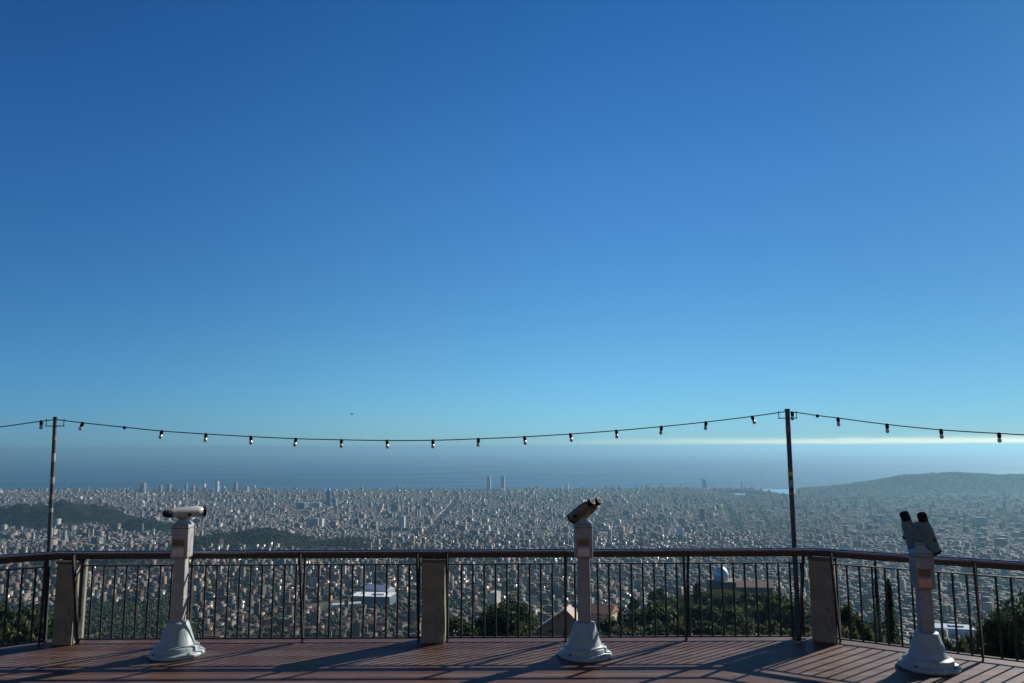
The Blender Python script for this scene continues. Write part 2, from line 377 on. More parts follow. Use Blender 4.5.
# ------------------------------------------------------------------ city
WALLS = np.array([(.52, .45, .35), (.60, .57, .51), (.46, .36, .25), (.36, .22, .16), (.36, .35, .34), (.56, .48, .40), (.44, .40, .36)])
ROOFS = np.array([(.30, .15, .10), (.34, .21, .15), (.32, .31, .29), (.42, .38, .33), (.24, .23, .22), (.36, .25, .19)])
def boxes_np(cx, cy, z0, w, d, h, rot, wall, roof):
    N = len(cx); c, s = np.cos(rot), np.sin(rot)
    lx = np.array([-1, 1, 1, -1]) / 2; ly = np.array([-1, -1, 1, 1]) / 2
    x = cx[:, None] + lx * w[:, None] * c[:, None] - ly * d[:, None] * s[:, None]
    y = cy[:, None] + lx * w[:, None] * s[:, None] + ly * d[:, None] * c[:, None]
    bot = np.stack([x, y, np.repeat((z0 - 6)[:, None], 4, 1)], -1); top = np.stack([x, y, np.repeat((z0 + h)[:, None], 4, 1)], -1)
    V = np.concatenate([bot, top], 1).reshape(-1, 3)
    fq = np.array([(0, 1, 5, 4), (1, 2, 6, 5), (2, 3, 7, 6), (3, 0, 4, 7), (4, 5, 6, 7)])
    L = (fq[None] + 8 * np.arange(N)[:, None, None]).reshape(-1)
    uv = np.zeros((N, 5, 4, 2)); hh = h[:, None] + 6
    off = rng.random(N) * 3
    for k in range(4):
        ln = w if k % 2 == 0 else d
        uv[:, k, 1, 0] = uv[:, k, 2, 0] = ln
        uv[:, k, 0, 1] = uv[:, k, 1, 1] = -6; uv[:, k, 2, 1] = uv[:, k, 3, 1] = h
        uv[:, k, :, 0] += off[:, None]
    uv[:, 4] = -5
    col = np.zeros((N, 5, 4, 3)); col[:, :4] = wall[:, None, None]; col[:, 4] = roof[:, None]
    return V, L, np.full(N * 5, 4), col.reshape(-1, 3), uv.reshape(-1, 2)
def palettes(N, terracotta=.45):
    wall = WALLS[rng.integers(0, len(WALLS), N)] * (0.13 + .40 * rng.random((N, 1)) ** 1.3 + .32 * (rng.random((N, 1)) < .07))
    ri = np.where(rng.random(N) < terracotta, rng.integers(0, 2, N), rng.integers(2, 6, N))
    roof = ROOFS[ri] * (0.14 + .38 * rng.random((N, 1)))
    return wall, roof, ri

SPOTS = [(-330, 1640, 95), (455, 1230, 60), (-60, 1180, 35)]     # kept clear for the large buildings
def clear(x, y):
    ok = np.ones(len(x), bool)
    for a, bb, r in SPOTS: ok &= np.hypot(x - a, y - bb) > r
    return ok

AVENUES = []
for a, b_ in (((720, 498), (744, 542)), ((751, 500), (776, 545)), ((868, 497), (912, 545)), ((606, 500), (590, 546)), ((985, 500), (1040, 540)), ((548, 513), (815, 507)), ((200, 511), (552, 505)), ((640, 531), (1030, 524)), ((455, 500), (420, 545)), ((350, 499), (285, 530))):
    p_, q_ = at_z(a[0], a[1], -432), at_z(b_[0], b_[1], -405); AVENUES.append((p_.x, p_.y, q_.x, q_.y))
def av_dist(x, y):
    d = np.full(np.shape(x), 1e9)
    for x1, y1, x2, y2 in AVENUES:
        t = np.clip(((x - x1) * (x2 - x1) + (y - y1) * (y2 - y1)) / ((x2 - x1) ** 2 + (y2 - y1) ** 2), 0, 1)
        d = np.minimum(d, np.hypot(x - x1 - t * (x2 - x1), y - y1 - t * (y2 - y1)))
    return d
# the regular grid of the plain
ga = R(-13.5); pitch = 13.6
g1, g2 = np.meshgrid(np.arange(-600, 600), np.arange(100, 700))
g1, g2 = g1.ravel(), g2.ravel()
keep = ((g1 % 9 != 0) | (rng.random(len(g1)) < .3)) & ((g2 % 9 != 0) | (rng.random(len(g1)) < .3))
court = (np.isin(g1 % 9, (4, 5))) & (np.isin(g2 % 9, (4, 5)))
keep &= ~(court & (rng.random(len(g1)) < .6)) & (rng.random(len(g1)) > .03)
g1, g2, court = g1[keep], g2[keep], court[keep]
gx, gy = g1 * pitch + rng.normal(0, 1.8, len(g1)), g2 * pitch + rng.normal(0, 1.8, len(g1))
gx = gx + 150 * np.sin(gy / 1100. + 1) + 90 * np.sin(gy / 470. + gx / 1900.); gy = gy + 80 * np.sin(gx / 900.)
cx, cy = gx * math.cos(ga) - gy * math.sin(ga), gx * math.sin(ga) + gy * math.cos(ga)
rho = np.hypot(cx, cy)
sel = (rho > 3500 + 400 * fnoise(cx, cy, 400)) & (cy < 8900) & (np.abs(np.degrees(np.arctan2(cx, cy))) < 45)
cx, cy, court = cx[sel], cy[sel], court[sel]
z = terrain(cx, cy); sel = (urban(cx, cy) > .5) & (z > SEA_Z + .6)
park = (fnoise(cx, cy, 330, 11.) > .60) | (fnoise(cx, cy, 90, 4.) > .80)
sel &= ~park & (av_dist(cx, cy) > 26)
cx, cy, z, court = cx[sel], cy[sel], z[sel], court[sel]; N = len(cx)
h = np.where(court, rng.uniform(4, 8, N), rng.normal(12.5, 2.6, N).clip(5, 22))
tall = rng.random(N) < .004; h = np.where(tall, rng.uniform(35, 58, N), h)
wall, roof, _ = palettes(N, .38)
dist = (1 + .32 * fnoise(cx, cy, 420, 3.) + .18 * fnoise(cx, cy, 150, 6.))[:, None]; warm = (.06 * fnoise(cx, cy, 520, 8.))[:, None] * np.array([1, 0, -1])
wall, roof = wall * (dist + warm), roof * (dist + warm)
big = rng.random(N) < .008; h = np.where(big, rng.uniform(20, 38, N), h)
bw = np.where(big, rng.uniform(18, 36, N), rng.uniform(8, 14, N)); bd = np.where(big, rng.uniform(16, 34, N), rng.uniform(8, 14, N))
wall = np.where(big[:, None], (wall * 1.35).clip(.08, .5), wall)
city1 = boxes_np(cx, cy, z, bw, bd, h, np.full(N, ga) + rng.normal(0, .12, N), wall, roof)

# looser quarters between the slope and the plain
g1, g2 = np.meshgrid(np.arange(-170, 170), np.arange(36, 220)); g1, g2 = g1.ravel(), g2.ravel()
pt = 20.5
nx_, ny_ = (g1 + rng.uniform(-.32, .32, len(g1))) * pt, (g2 + rng.uniform(-.32, .32, len(g1))) * pt
rho = np.hypot(nx_, ny_)
ang = np.degrees(np.arctan2(nx_, ny_))
sel = (rho < 3600 + 400 * fnoise(nx_, ny_, 400)) & (np.abs(ang) < 45) & (rng.random(len(rho)) < .62)
sel &= (fnoise(nx_, ny_, 150, 5.) < .42) & (fnoise(nx_, ny_, 60, 2.) < .62)
nx_, ny_ = nx_[sel], ny_[sel]
sel = (urban(nx_, ny_) > .5) & clear(nx_, ny_) & ((nx_ > 150) | (np.hypot(nx_, ny_) > 2700) | (rng.random(len(nx_)) < .72)); nx_, ny_ = nx_[sel], ny_[sel]
N = len(nx_); nz_ = terrain(nx_, ny_); rho = np.hypot(nx_, ny_)
far = np.clip((rho - 1400) / 1600, 0, 1)
nw = rng.uniform(7, 15, N) + 3 * far; nd = rng.uniform(7, 12, N) + 3 * far
nh = rng.uniform(6, 11, N) + far * rng.uniform(2, 9, N)
nh = np.where(rng.random(N) < .07, nh + rng.uniform(8, 18, N), nh)
nrot = np.round(fnoise(nx_, ny_, 500, 9.) * 2) * .5 + rng.normal(0, .3, N)
nwall, nroof, nri = palettes(N, .68); nroof = nroof * .72; nwall = nwall * np.array([1.12, 1.0, .86]) * (1 + .25 * fnoise(nx_, ny_, 170, 4.))[:, None]
# the 300 that show largest become things of their own
ppx, ppy_top = px_of(nx_, ny_, nz_ + nh)
def hidden_near(px, py):
    return ((px > 575) & (px < 800) & (py > 585)) | ((px > 448) & (px < 545) & (py > 600)) | ((px > 545) & (px < 610) & (py > 604)) | (py > 634) | \
           ((px > 44) & (px < 90)) | ((px > 418) & (px < 449)) | ((px > 790) & (px < 835)) | (px < 3) | (px > 985) | ((py > 548) & (py < 562)) | ((px > 160) & (px < 196)) | ((px > 895) & (px < 960) & (py > 560)) | ((px > 560) & (px < 600))
size = nw * nh / (rho ** 2)
size = np.where(hidden_near(ppx, ppy_top), -1, size)
order = np.argsort(-size)[:300]
solo = np.zeros(N, bool); solo[order] = True
r_ = ~solo
city2 = boxes_np(nx_[r_], ny_[r_], nz_[r_], nw[r_], nd[r_], nh[r_], nrot[r_], nwall[r_], nroof[r_])
V = np.concatenate([city1[0], city2[0]]); L = np.concatenate([city1[1], city2[1] + len(city1[0])])
me = np_mesh('city_buildings', V, L, np.concatenate([city1[2], city2[2]]), M['building'], np.concatenate([city1[3], city2[3]]), np.concatenate([city1[4], city2[4]]))
tag(link('city_buildings', me), 'dense pale city filling the plain down to the sea', 'buildings', kind='stuff')
print('city', len(city1[0]) // 8, len(city2[0]) // 8)

def col_uv(me, cols, uvs):
    me.uv_layers.new(name='UVMap'); me.color_attributes.new('Col', 'FLOAT_COLOR', 'CORNER')
    l = me.uv_layers['UVMap']; c = me.color_attributes['Col']
    for p, pc, pu in zip(me.polygons, cols, uvs):
        for q, li in enumerate(p.loop_indices):
            c.data[li].color = (*pc, 1); l.data[li].uv = pu[q] if pu else (-5, -5)
def walls_mesh(name, w, d, h, base, wall, top=None):
    v = [(-w/2, -d/2, base), (w/2, -d/2, base), (w/2, d/2, base), (-w/2, d/2, base), (-w/2, -d/2, h), (w/2, -d/2, h), (w/2, d/2, h), (-w/2, d/2, h)]
    f = [(0, 1, 5, 4), (1, 2, 6, 5), (2, 3, 7, 6), (3, 0, 4, 7), (4, 5, 6, 7)]
    me = bpy.data.meshes.new(name); me.from_pydata(v, [], f); me.materials.append(M['building'])
    uv = []
    for k in range(4):
        ln = w if k % 2 == 0 else d
        uv.append([(0, base), (ln, base), (ln, h), (0, h)])
    col_uv(me, [wall] * 4 + [top or wall], uv + [None])
    return me
def roof_mesh(name, w, d, h, roof, kind, rise=2.2):
    o = .5
    if kind == 'gable':
        v = [(-w/2-o, -d/2-o, h), (w/2+o, -d/2-o, h), (w/2+o, d/2+o, h), (-w/2-o, d/2+o, h), (-w/2-o, 0, h+rise), (w/2+o, 0, h+rise)]
        f = [(0, 1, 5, 4), (2, 3, 4, 5), (1, 2, 5), (3, 0, 4), (3, 2, 1, 0)]
    elif kind == 'hip':
        q = min(w, d) * .35
        v = [(-w/2-o, -d/2-o, h), (w/2+o, -d/2-o, h), (w/2+o, d/2+o, h), (-w/2-o, d/2+o, h), (-w/2+q, 0, h+rise), (w/2-q, 0, h+rise)]
        f = [(0, 1, 5, 4), (2, 3, 4, 5), (1, 2, 5), (3, 0, 4), (3, 2, 1, 0)]
    else:
        o = .15; t = .7; v, f = [], []
        v = [(x * (w/2+o), y * (d/2+o), z) for z in (h + .002, h + t) for x, y in ((-1, -1), (1, -1), (1, 1), (-1, 1))]
        f = [(3, 2, 1, 0), (4, 5, 6, 7)] + [(k, (k+1) % 4, 4 + (k+1) % 4, 4 + k) for k in range(4)]
        rw, rd = w * .3, d * .3     # stair head on the flat roof
        k0 = len(v); v += [(x * rw/2 + w * .15, y * rd/2, z) for z in (h + t + .01, h + t + 2.4) for x, y in ((-1, -1), (1, -1), (1, 1), (-1, 1))]
        f += [(k0+4, k0+5, k0+6, k0+7)] + [(k0 + k, k0 + (k+1) % 4, k0 + 4 + (k+1) % 4, k0 + 4 + k) for k in range(4)]
    me = bpy.data.meshes.new(name); me.from_pydata(v, [], f); me.materials.append(M['building'])
    col_uv(me, [roof] * len(f), [None] * len(f))
    return me
WNAME = ['cream', 'white', 'ochre', 'brick red', 'grey', 'buff', 'stone coloured']
for q in order:
    wi = int(np.argmin(((WALLS - nwall[q] / nwall[q].max() * .5) ** 2).sum(1)))
    wi = int(np.argmin(((WALLS / WALLS.max(1, keepdims=True) - nwall[q] / nwall[q].max()) ** 2).sum(1)))
    tall = nh[q] > 13.5
    rk = 'flat' if (nri[q] > 1 or tall) else ('gable' if rng.random() < .6 else 'hip')
    name = 'apartment_block' if tall else 'house'
    place = 'right of the terrace corner' if ppx[q] > 835 else ('left of the middle pillar' if ppx[q] < 435 else 'between the two taller pillars')
    rn = {'flat': 'flat roof', 'gable': 'gabled tile roof', 'hip': 'hipped tile roof'}[rk]
    lab = f"{WNAME[wi]} {'apartment block' if tall else 'house'} with {rn} on the slope " + ('below the far railing' if ppx[q] < 435 else 'beyond the middle pillar')
    o = empty(name, (nx_[q], ny_[q], nz_[q]), nrot[q])
    tag(o, lab, 'building', ('small ' if not tall else 'taller ') + WNAME[wi] + ' buildings, ' + rn + (', first side' if ppx[q] < 435 else ', other side'))
    link('wall', walls_mesh('wall', nw[q], nd[q], nh[q], -6, tuple(nwall[q]), tuple(nroof[q])), o)
    link('roof', roof_mesh('roof', nw[q], nd[q], nh[q], tuple(nroof[q]), rk, rng.uniform(1.6, 2.8)), o)

# ------------------------------------------------------------------ landmarks in the city
def at_ground(px, Yd):
    x = (px - 512) / F * (Yd * math.cos(PITCH) - 480 * math.sin(PITCH)); return x, Yd, float(terrain(x, Yd))
def tower(name, label, px, Yd, w, d, h, wall, group=None, rot=None, roof=None, crown=True):
    x, y, z = at_ground(px, Yd)
    o = empty(name, (x, y, max(z, SEA_Z + 1)), ga if rot is None else rot); tag(o, label, 'tower' if h > 70 else 'building', group)
    link('wall', walls_mesh('wall', w, d, h, -6, wall), o)
    r = MB().box((0, 0, h + 1.2), (w * .6, d * .6, 2.4)).box((0, 0, h + .3), (w * 1.02, d * 1.02, .59)).mesh('roof', M['building'])
    col_uv(r, [roof or (.3, .3, .3)] * len(r.polygons), [None] * len(r.polygons)); link('roof', r, o)
    return o
tower('skyscraper', 'grey twin skyscraper at the shore, the nearer of the pair to the bullet shaped tower', 488.3, 8150, 36, 36, 152, (.30, .32, .34))
tower('skyscraper', 'grey twin skyscraper at the shore, the one of the pair nearer the middle telescope', 502.3, 8150, 36, 36, 152, (.26, .28, .30))
cl = [(142, 60, 105, (.2, .22, .24), 'dark tower at the outer end of the cluster of seaside towers'), (159.5, 34, 82, (.24, .25, .27), 'dark narrow tower second from the outer end of the seaside cluster'),
      (168, 44, 88, (.23, .24, .26), 'dark square tower third from the outer end of the seaside cluster'), (185, 30, 98, (.22, .24, .27), 'slim dark blue tower in the middle of the seaside cluster'),
      (192, 34, 80, (.3, .32, .33), 'grey tower beside the slim dark blue tower of the seaside cluster'), (203, 36, 90, (.66, .66, .64), 'bright white tower in the middle of the seaside cluster'),
      (216, 38, 118, (.52, .54, .54), 'pale tower, tallest of the seaside cluster'), (223, 26, 72, (.6, .58, .52), 'low cream tower beside the tallest of the seaside cluster'),
      (234.5, 42, 98, (.2, .23, .26), 'dark wide tower beyond the tallest of the seaside cluster'), (246, 34, 64, (.45, .45, .44), 'low grey tower at the inner end of the seaside cluster'),
      (253, 30, 78, (.3, .32, .34), 'grey tower standing off the inner end of the seaside cluster')]
for px, w, h, c, lab in cl: tower('tower_block', lab, px, 7900 + 12 * (px % 17), w * .8, w * .7, h, c)
mids = [(301, 5600, 62, 50, 52, (.10, .15, .2), 'dark glass office block beside the bullet shaped tower'), (316, 5700, 46, 44, 46, (.34, .45, .5), 'pale blue office block just beside the bullet shaped tower'),
        (334, 5900, 30, 30, 60, (.16, .22, .28), 'narrow blue office block behind the bullet shaped tower'),
        (313, 4100, 52, 24, 50, (.3, .31, .33), 'broad grey apartment slab above the dark wooded hill'), (320, 4050, 18, 22, 54, (.62, .62, .58), 'white slab standing against the broad grey apartment slab'),
        (401, 4000, 28, 20, 66, (.5, .5, .48), 'lone pale apartment tower in the plain below the basilica'), (652, 5600, 18, 18, 72, (.66, .66, .66), 'lone white tower in the plain beyond the middle telescope'),
        (702, 4300, 26, 22, 78, (.09, .12, .15), 'lone dark tower in the plain beyond the taller pole'), (609, 5600, 34, 26, 50, (.15, .17, .2), 'dark block in the plain just past the middle telescope'),
        (885, 4000, 14, 24, 62, (.66, .64, .56), 'thin cream tower in the plain beside the tilted telescope'), (881.5, 4010, 12, 24, 58, (.3, .31, .32), 'thin grey tower against the thin cream one'),
        (982, 3900, 46, 30, 56, (.12, .15, .18), 'dark broad block beyond the tilted telescope'), (806.5, 3950, 14, 20, 44, (.45, .45, .43), 'slim grey block close to the taller pole'),
        (66, 2950, 0, 0, 0, None, None)]
for px, Yd, w, d, h, c, lab in mids:
    if lab: tower('office_block', lab, px, Yd, w, d, h, c)
tower('harbour_tower', 'low dark tower block on the shore beyond the twin skyscrapers', 529, 8250, 44, 30, 34, (.25, .27, .3))
tower('harbour_tower', 'pair of low shore blocks joined on a podium beyond the twin skyscrapers', 537, 8260, 30, 30, 40, (.28, .3, .32))
tower('hotel_tower', 'slim tower with one white side standing at the shore above the middle telescope', 566.8, 8250, 22, 30, 78, (.62, .62, .62))
tower('shore_block', 'low flat dark block at the shore past the middle telescope', 648.5, 8200, 46, 40, 36, (.22, .25, .28))

# bullet shaped tower
x, y, z = at_ground(327.5, 5950)
o = empty('bullet_tower', (x, y, z)); tag(o, 'blue bullet shaped skyscraper with a rounded top in the plain', 'tower')
m_, nt_, b_ = new_mat('tower_blue_glass'); b_.inputs['Base Color'].default_value = (.07, .12, .18, 1); b_.inputs['Roughness'].default_value = .25
def banded(nt, b, c1, c2, period):
    g = nt.nodes.new('ShaderNodeNewGeometry'); s = nt.nodes.new('ShaderNodeSeparateXYZ'); nt.links.new(g.outputs['Position'], s.inputs[0])
    f = mth(nt, 'LESS_THAN', mth(nt, 'FRACT', mth(nt, 'DIVIDE', s.outputs['Z'], period)), .5)
    mx = nt.nodes.new('ShaderNodeMix'); mx.data_type = 'RGBA'; nt.links.new(f, mx.inputs['Factor']); mx.inputs['A'].default_value = (*c1, 1); mx.inputs['B'].default_value = (*c2, 1)
    nt.links.new(mx.outputs['Result'], b.inputs['Base Color'])
banded(nt_, b_, (.05, .09, .15), (.12, .17, .22), 4.0)
MB().lathe([(19, -6), (19.5, 40), (19, 85), (17, 108), (14, 123), (9.5, 134), (4.5, 140), (.8, 142)], 24).build('facade', m_, o)

# sail shaped hotel
x, y, z = at_ground(704, 8500); z = SEA_Z
o = empty('sail_hotel', (x, y, z), R(-20)); tag(o, 'sail shaped glass hotel tower standing on the shore by the harbour', 'hotel')
prof = [(-24, 0), (26, 0), (27, 30), (24, 60), (17, 85), (8, 104), (-24, 104)]
vs = [(a, -10, c) for a, c in prof] + [(a, 10, c) for a, c in prof]; k = len(prof)
MB().add(vs, [tuple(range(k)), tuple(range(2*k-1, k-1, -1))] + [(q, k+q, k+(q+1) % k, (q+1) % k) for q in range(k)]).build('sail', m_, o)
link('podium', walls_mesh('podium', 80, 40, 12, -4, (.35, .36, .37)), o)
# harbour towers (lattice cable car towers)
for px, py_top, Yd, lab in ((680, 484, 8450, 'thin lattice cable car tower on the shore before the sail shaped hotel'), (741.3, 481.5, 8150, 'thin lattice cable car tower between the two harbour basins')):
    x, y, z = at_ground(px, Yd); z = SEA_Z + 1; H = at_y(px, py_top, Yd).z - z
    o = empty('cable_car_tower', (x, y, z)); tag(o, lab, 'tower')
    for sx in (-1, 1):
        for sy in (-1, 1): MB().beam((sx*7, sy*7, -3), (sx*3, sy*3, H*.9), 1.6, 1.6).build('leg', M['iron'], o)
    mb = MB()
    for q in range(6):
        z0, z1 = H*.9*q/6, H*.9*(q+1)/6; a0, a1 = 7-4*q/6, 7-4*(q+1)/6
        for (u0, v0, u1, v1) in ((-1, -1, 1, -1), (1, -1, 1, 1), (1, 1, -1, 1), (-1, 1, -1, -1)):
            mb.beam((u0*a0, v0*a0, z0), (u1*a1, v1*a1, z1), .8, .8).beam((u1*a0, v1*a0, z0), (u0*a1, v0*a1, z1), .8, .8)
    mb.build('lattice', M['iron'], o); MB().box((0, 0, H*.9+3), (11, 11, 7)).build('cabin', M['iron'], o)
# basilica
x, y, z = at_ground(396, 5250)
o = empty('basilica', (x, y, z), ga); tag(o, 'dark stone basilica with a crowd of pointed spires in the plain', 'church')
st = noise_mat('basilica_stone', (.12, .10, .08), (.2, .17, .14), .2, .85)
nv = MB().box((0, 0, 18), (46, 80, 48)); nv.add([(-23, -40, 42), (23, -40, 42), (0, -40, 58), (-23, 40, 42), (23, 40, 42), (0, 40, 58)], [(0, 1, 2), (5, 4, 3), (0, 2, 5, 3), (2, 1, 4, 5)]); nv.build('nave', st, o)
for sx, sy, H in ((-20, -34, 92), (-8, -38, 104), (8, -38, 102), (20, -34, 90), (-24, 24, 84), (-12, 32, 98), (12, 32, 96), (24, 24, 84)):
    MB().lathe([(5.2, 0), (5, H*.5), (3.8, H*.72), (2.2, H*.9), (.6, H)], 10, (sx, sy, 0)).build('spire', st, o)
MB().lathe([(9, 40), (9, 80), (6, 100), (2, 116)], 10).build('dome_tower', st, o)

# breakwater and harbour edges
a = at_z(752, 488, SEA_Z + 2); bpt = at_z(866, 488.5, SEA_Z + 2)
o = MB().beam((a.x, a.y, SEA_Z + 1), (bpt.x, bpt.y, SEA_Z + 1), 40, 8).build('breakwater', noise_mat('breakwater_rock', (.22, .21, .2), (.35, .33, .31), .05, .9))
tag(o, 'long low breakwater lying across the harbour mouth', 'breakwater')

# large buildings of the middle distance
def hall(name, label, cat, px, Yd, w, d, h, rot, wall, roofc, roof_kind='flat', rise=4, dz=0.0, extra=None):
    x = (px - 512) / F * (Yd * math.cos(PITCH) - 330 * math.sin(PITCH)); z = float(terrain(x, Yd)) + dz
    o = empty(name, (x, Yd, z), rot); tag(o, label, cat)
    link('wall', walls_mesh('wall', w, d, h, -14, wall, roofc), o); link('roof', roof_mesh('roof', w, d, h, roofc, roof_kind, rise), o)
    return o
h1 = hall('sports_hall', 'big dark sided hall with a white flat roof behind the balusters by the middle pillar', 'hall', 372, 1640, 82, 46, 19, R(-8), (.10, .15, .19), (.62, .63, .62))
for a, b_, c in ((-22, 6, 3.0), (8, -8, 2.2), (26, 9, 2.6)):
    r = MB().box((a, b_, 19.8 + c / 2), (6, 4, c)).mesh('roof_unit', M['building']); col_uv(r, [(.3, .31, .32)] * 6, [None] * 6); link('roof_unit', r, h1)
hall('sports_hall', 'white gabled annexe standing behind the big dark sided hall', 'hall', 378, 1705, 60, 30, 25, R(-30), (.6, .6, .58), (.66, .66, .64), 'gable', 8)
hall('school_building', 'long pale building with an inclined roof beside the big dark sided hall', 'building', 345, 1600, 56, 14, 9, R(18), (.55, .54, .5), (.5, .5, .48), 'gable', 2.5)
hall('depot_building', 'pale blue walled depot with a flat roof behind the tilted telescope', 'building', 950, 1235, 66, 34, 15, R(-16), (.34, .46, .52), (.36, .44, .48))
hall('white_villa', 'white walled villa with a steep pale roof over the dark tree by the middle pillar', 'house', 482, 1180, 13, 15, 15, R(-38), (.66, .66, .63), (.45, .45, .44), 'gable', 6)
hall('slab_building', 'slender cream slab block behind the white walled villa', 'building', 494, 1330, 12, 18, 44, R(-20), (.58, .52, .42), (.4, .38, .34))
hall('white_villa', 'bright white sheds between pines at the terrace corner', 'building', 838, 1380, 22, 14, 12, R(-40), (.66, .66, .64), (.5, .5, .5))
x0, y0 = 14.1, 262.
o = empty('gabled_house', (x0, y0, float(terrain(x0, y0)) + 1), R(-15)); tag(o, 'terracotta walled house with one gable end behind the middle telescope', 'house')
wm = MB(); hw, dl, eh, rh = 7.2, 3.2, 5.0, 12.4
wm.add([(-hw, -dl, -8), (hw, -dl, -8), (hw, dl, -8), (-hw, dl, -8), (-hw, -dl, eh), (hw, -dl, eh + 4), (hw, dl, eh + 4), (-hw, dl, eh), (3.5, -dl, rh), (3.5, dl, rh)],
       [(0, 1, 5, 8, 4), (1, 2, 6, 5), (2, 3, 7, 9, 6), (3, 0, 4, 7)])
wm.build('wall', noise_mat('terracotta_render', (.66, .19, .09), (.74, .25, .13), .8, .85, None, .2), o)
rm = MB(); rm.beam((-hw - .8, 0, eh - .45), (3.5, 0, rh + .28), 2 * dl + 1.2, .35).beam((3.62, 0, rh + .22), (hw + .8, 0, eh + 3.4), 2 * dl + 1.2, .35)
rm.build('roof', noise_mat('old_roof_tiles', (.30, .22, .17), (.42, .32, .26), 2.5, .8, None, .4), o)
for xx, zz in ((-1.5, 5.2), (3.2, 5.2)):
    wdw = MB().box((xx, -dl - .04, zz), (1.1, .16, 1.7)).build('window', M['iron'], o)
o = empty('yellow_house', (33, 300, float(terrain(33, 300)) + 3), R(-25)); tag(o, 'small yellow house half hidden behind the middle telescope and trees', 'house')
link('wall', walls_mesh('wall', 9, 9, 11, -8, (.55, .45, .25)), o); link('roof', roof_mesh('roof', 9, 9, 11, (.3, .15, .1), 'gable', 2.4), o)

# observatory on its knoll
obx, oby = 124., 480.; oz = float(terrain(obx, oby))
o = empty('observatory', (obx, oby, oz), R(-6)); tag(o, 'dark stone observatory under a round pale dome on the wooded knoll', 'observatory')
dk = noise_mat('observatory_stone', (.12, .10, .085), (.2, .17, .14), .5, .85, None, .2)
dome_p = at_y(721, 577, oby)
bz = dome_p.z - oz
MB().box((0, 0, bz / 2 - 3.2), (15, 14, bz + 3)).build('tower_drum', dk, o, .1)
MB().box((14, 2, bz / 2 - 4.5), (30, 12, bz - 1)).build('wing', dk, o, .1)
MB().add([(-1.2 + 0, -4.6, bz - 5.0), (29.6, -4.6, bz - 5.0), (29.6, 8.6, bz - 5.0), (-1.2, 8.6, bz - 5.0), (7.8, 2, bz - 2.2), (29.6, 2, bz - 2.2)],
         [(0, 1, 5, 4), (2, 3, 4, 5), (1, 2, 5), (3, 0, 4), (3, 2, 1, 0)]).build('roof', noise_mat('observatory_roof', (.13, .07, .055), (.19, .105, .08), .6, .8), o)
MB().lathe([(4.5, bz - 1.8), (4.5, bz + .5), (4.65, bz + .6), (4.4, bz + 2.2), (3.8, bz + 3.8), (2.8, bz + 5.1), (1.5, bz + 5.9), (.2, bz + 6.2)], 32).build('dome', noise_mat('dome_metal', (.55, .57, .58), (.66, .67, .67), .6, .3, .4, metallic=.3), o)
for k in range(6):
    for lv in range(2): MB().box((-5.4 + 2.15 * k, -7.03, bz - 6.5 - 4.2 * lv), (.9, .12, 1.8)).build('window', M['iron'], o)

# ------------------------------------------------------------------ trees
def crown_mesh(name, shape, nclump, nleaf, leaf, pal, seed, rx=1.0, rz=1.0):
    g = np.random.default_rng(seed)
    P, C = [], []
    for k in range(nclump):
        u = g.normal(size=3); u /= np.linalg.norm(u); r = g.random() ** .45
        c = u * r
        if shape == 'cone':
            t = g.random() ** 1.25; a = g.random() * 6.28; rad = (1 - t) * (.25 + .75 * math.sqrt(g.random())); c = np.array([rad * math.cos(a), rad * math.sin(a), t * 2 - 1]); cr = .30 * (1 - .7 * t) + .07
        elif shape == 'spindle':
            t = g.random(); a = g.random() * 6.28; rad = math.sin(math.pi * (.08 + .9 * t)) ** .8 * .62 * math.sqrt(g.random()); c = np.array([rad * math.cos(a), rad * math.sin(a), t * 2 - 1]); cr = .26
        elif shape == 'umbrella':
            a = g.random() * 6.28; rad = math.sqrt(g.random()); c = np.array([rad * math.cos(a), rad * math.sin(a), .75 * (1 - rad ** 2) * g.random() ** .5 - .2 + .18 * g.normal()]); cr = .26 * g.uniform(.7, 1.3)
        else:
            if c[2] < -.5: c[2] *= .6
            cr = .30 * g.uniform(.65, 1.35)
        q = g.normal(size=(nleaf, 3)); q /= np.linalg.norm(q, axis=1, keepdims=True); q *= g.random((nleaf, 1)) ** .4
        P.append(c + q * cr * np.array([1, 1, .75]))
        base = pal[0] + (pal[1] - pal[0]) * g.random()
        C.append(np.repeat((base * g.uniform(.7, 1.35))[None], nleaf, 0) * g.uniform(.75, 1.25, (nleaf, 1)))
    P = np.concatenate(P) * np.array([rx, rx, rz]); C = np.concatenate(C); n = len(P)
    a = g.normal(size=(n, 3)); a /= np.linalg.norm(a, axis=1, keepdims=True)
    b = np.cross(a, g.normal(size=(n, 3))); b /= np.linalg.norm(b, axis=1, keepdims=True)
    s = leaf * g.uniform(.6, 1.4, (n, 1))
    V = np.stack([P - a * s - b * s * .5, P + a * s * .3 - b * s * .7, P + a * s, P - a * s * .2 + b * s * .6], 1).reshape(-1, 3)
    return np_mesh(name, V, np.arange(4 * n), np.full(n, 4), M['leaf'], np.repeat(C, 4, 0))
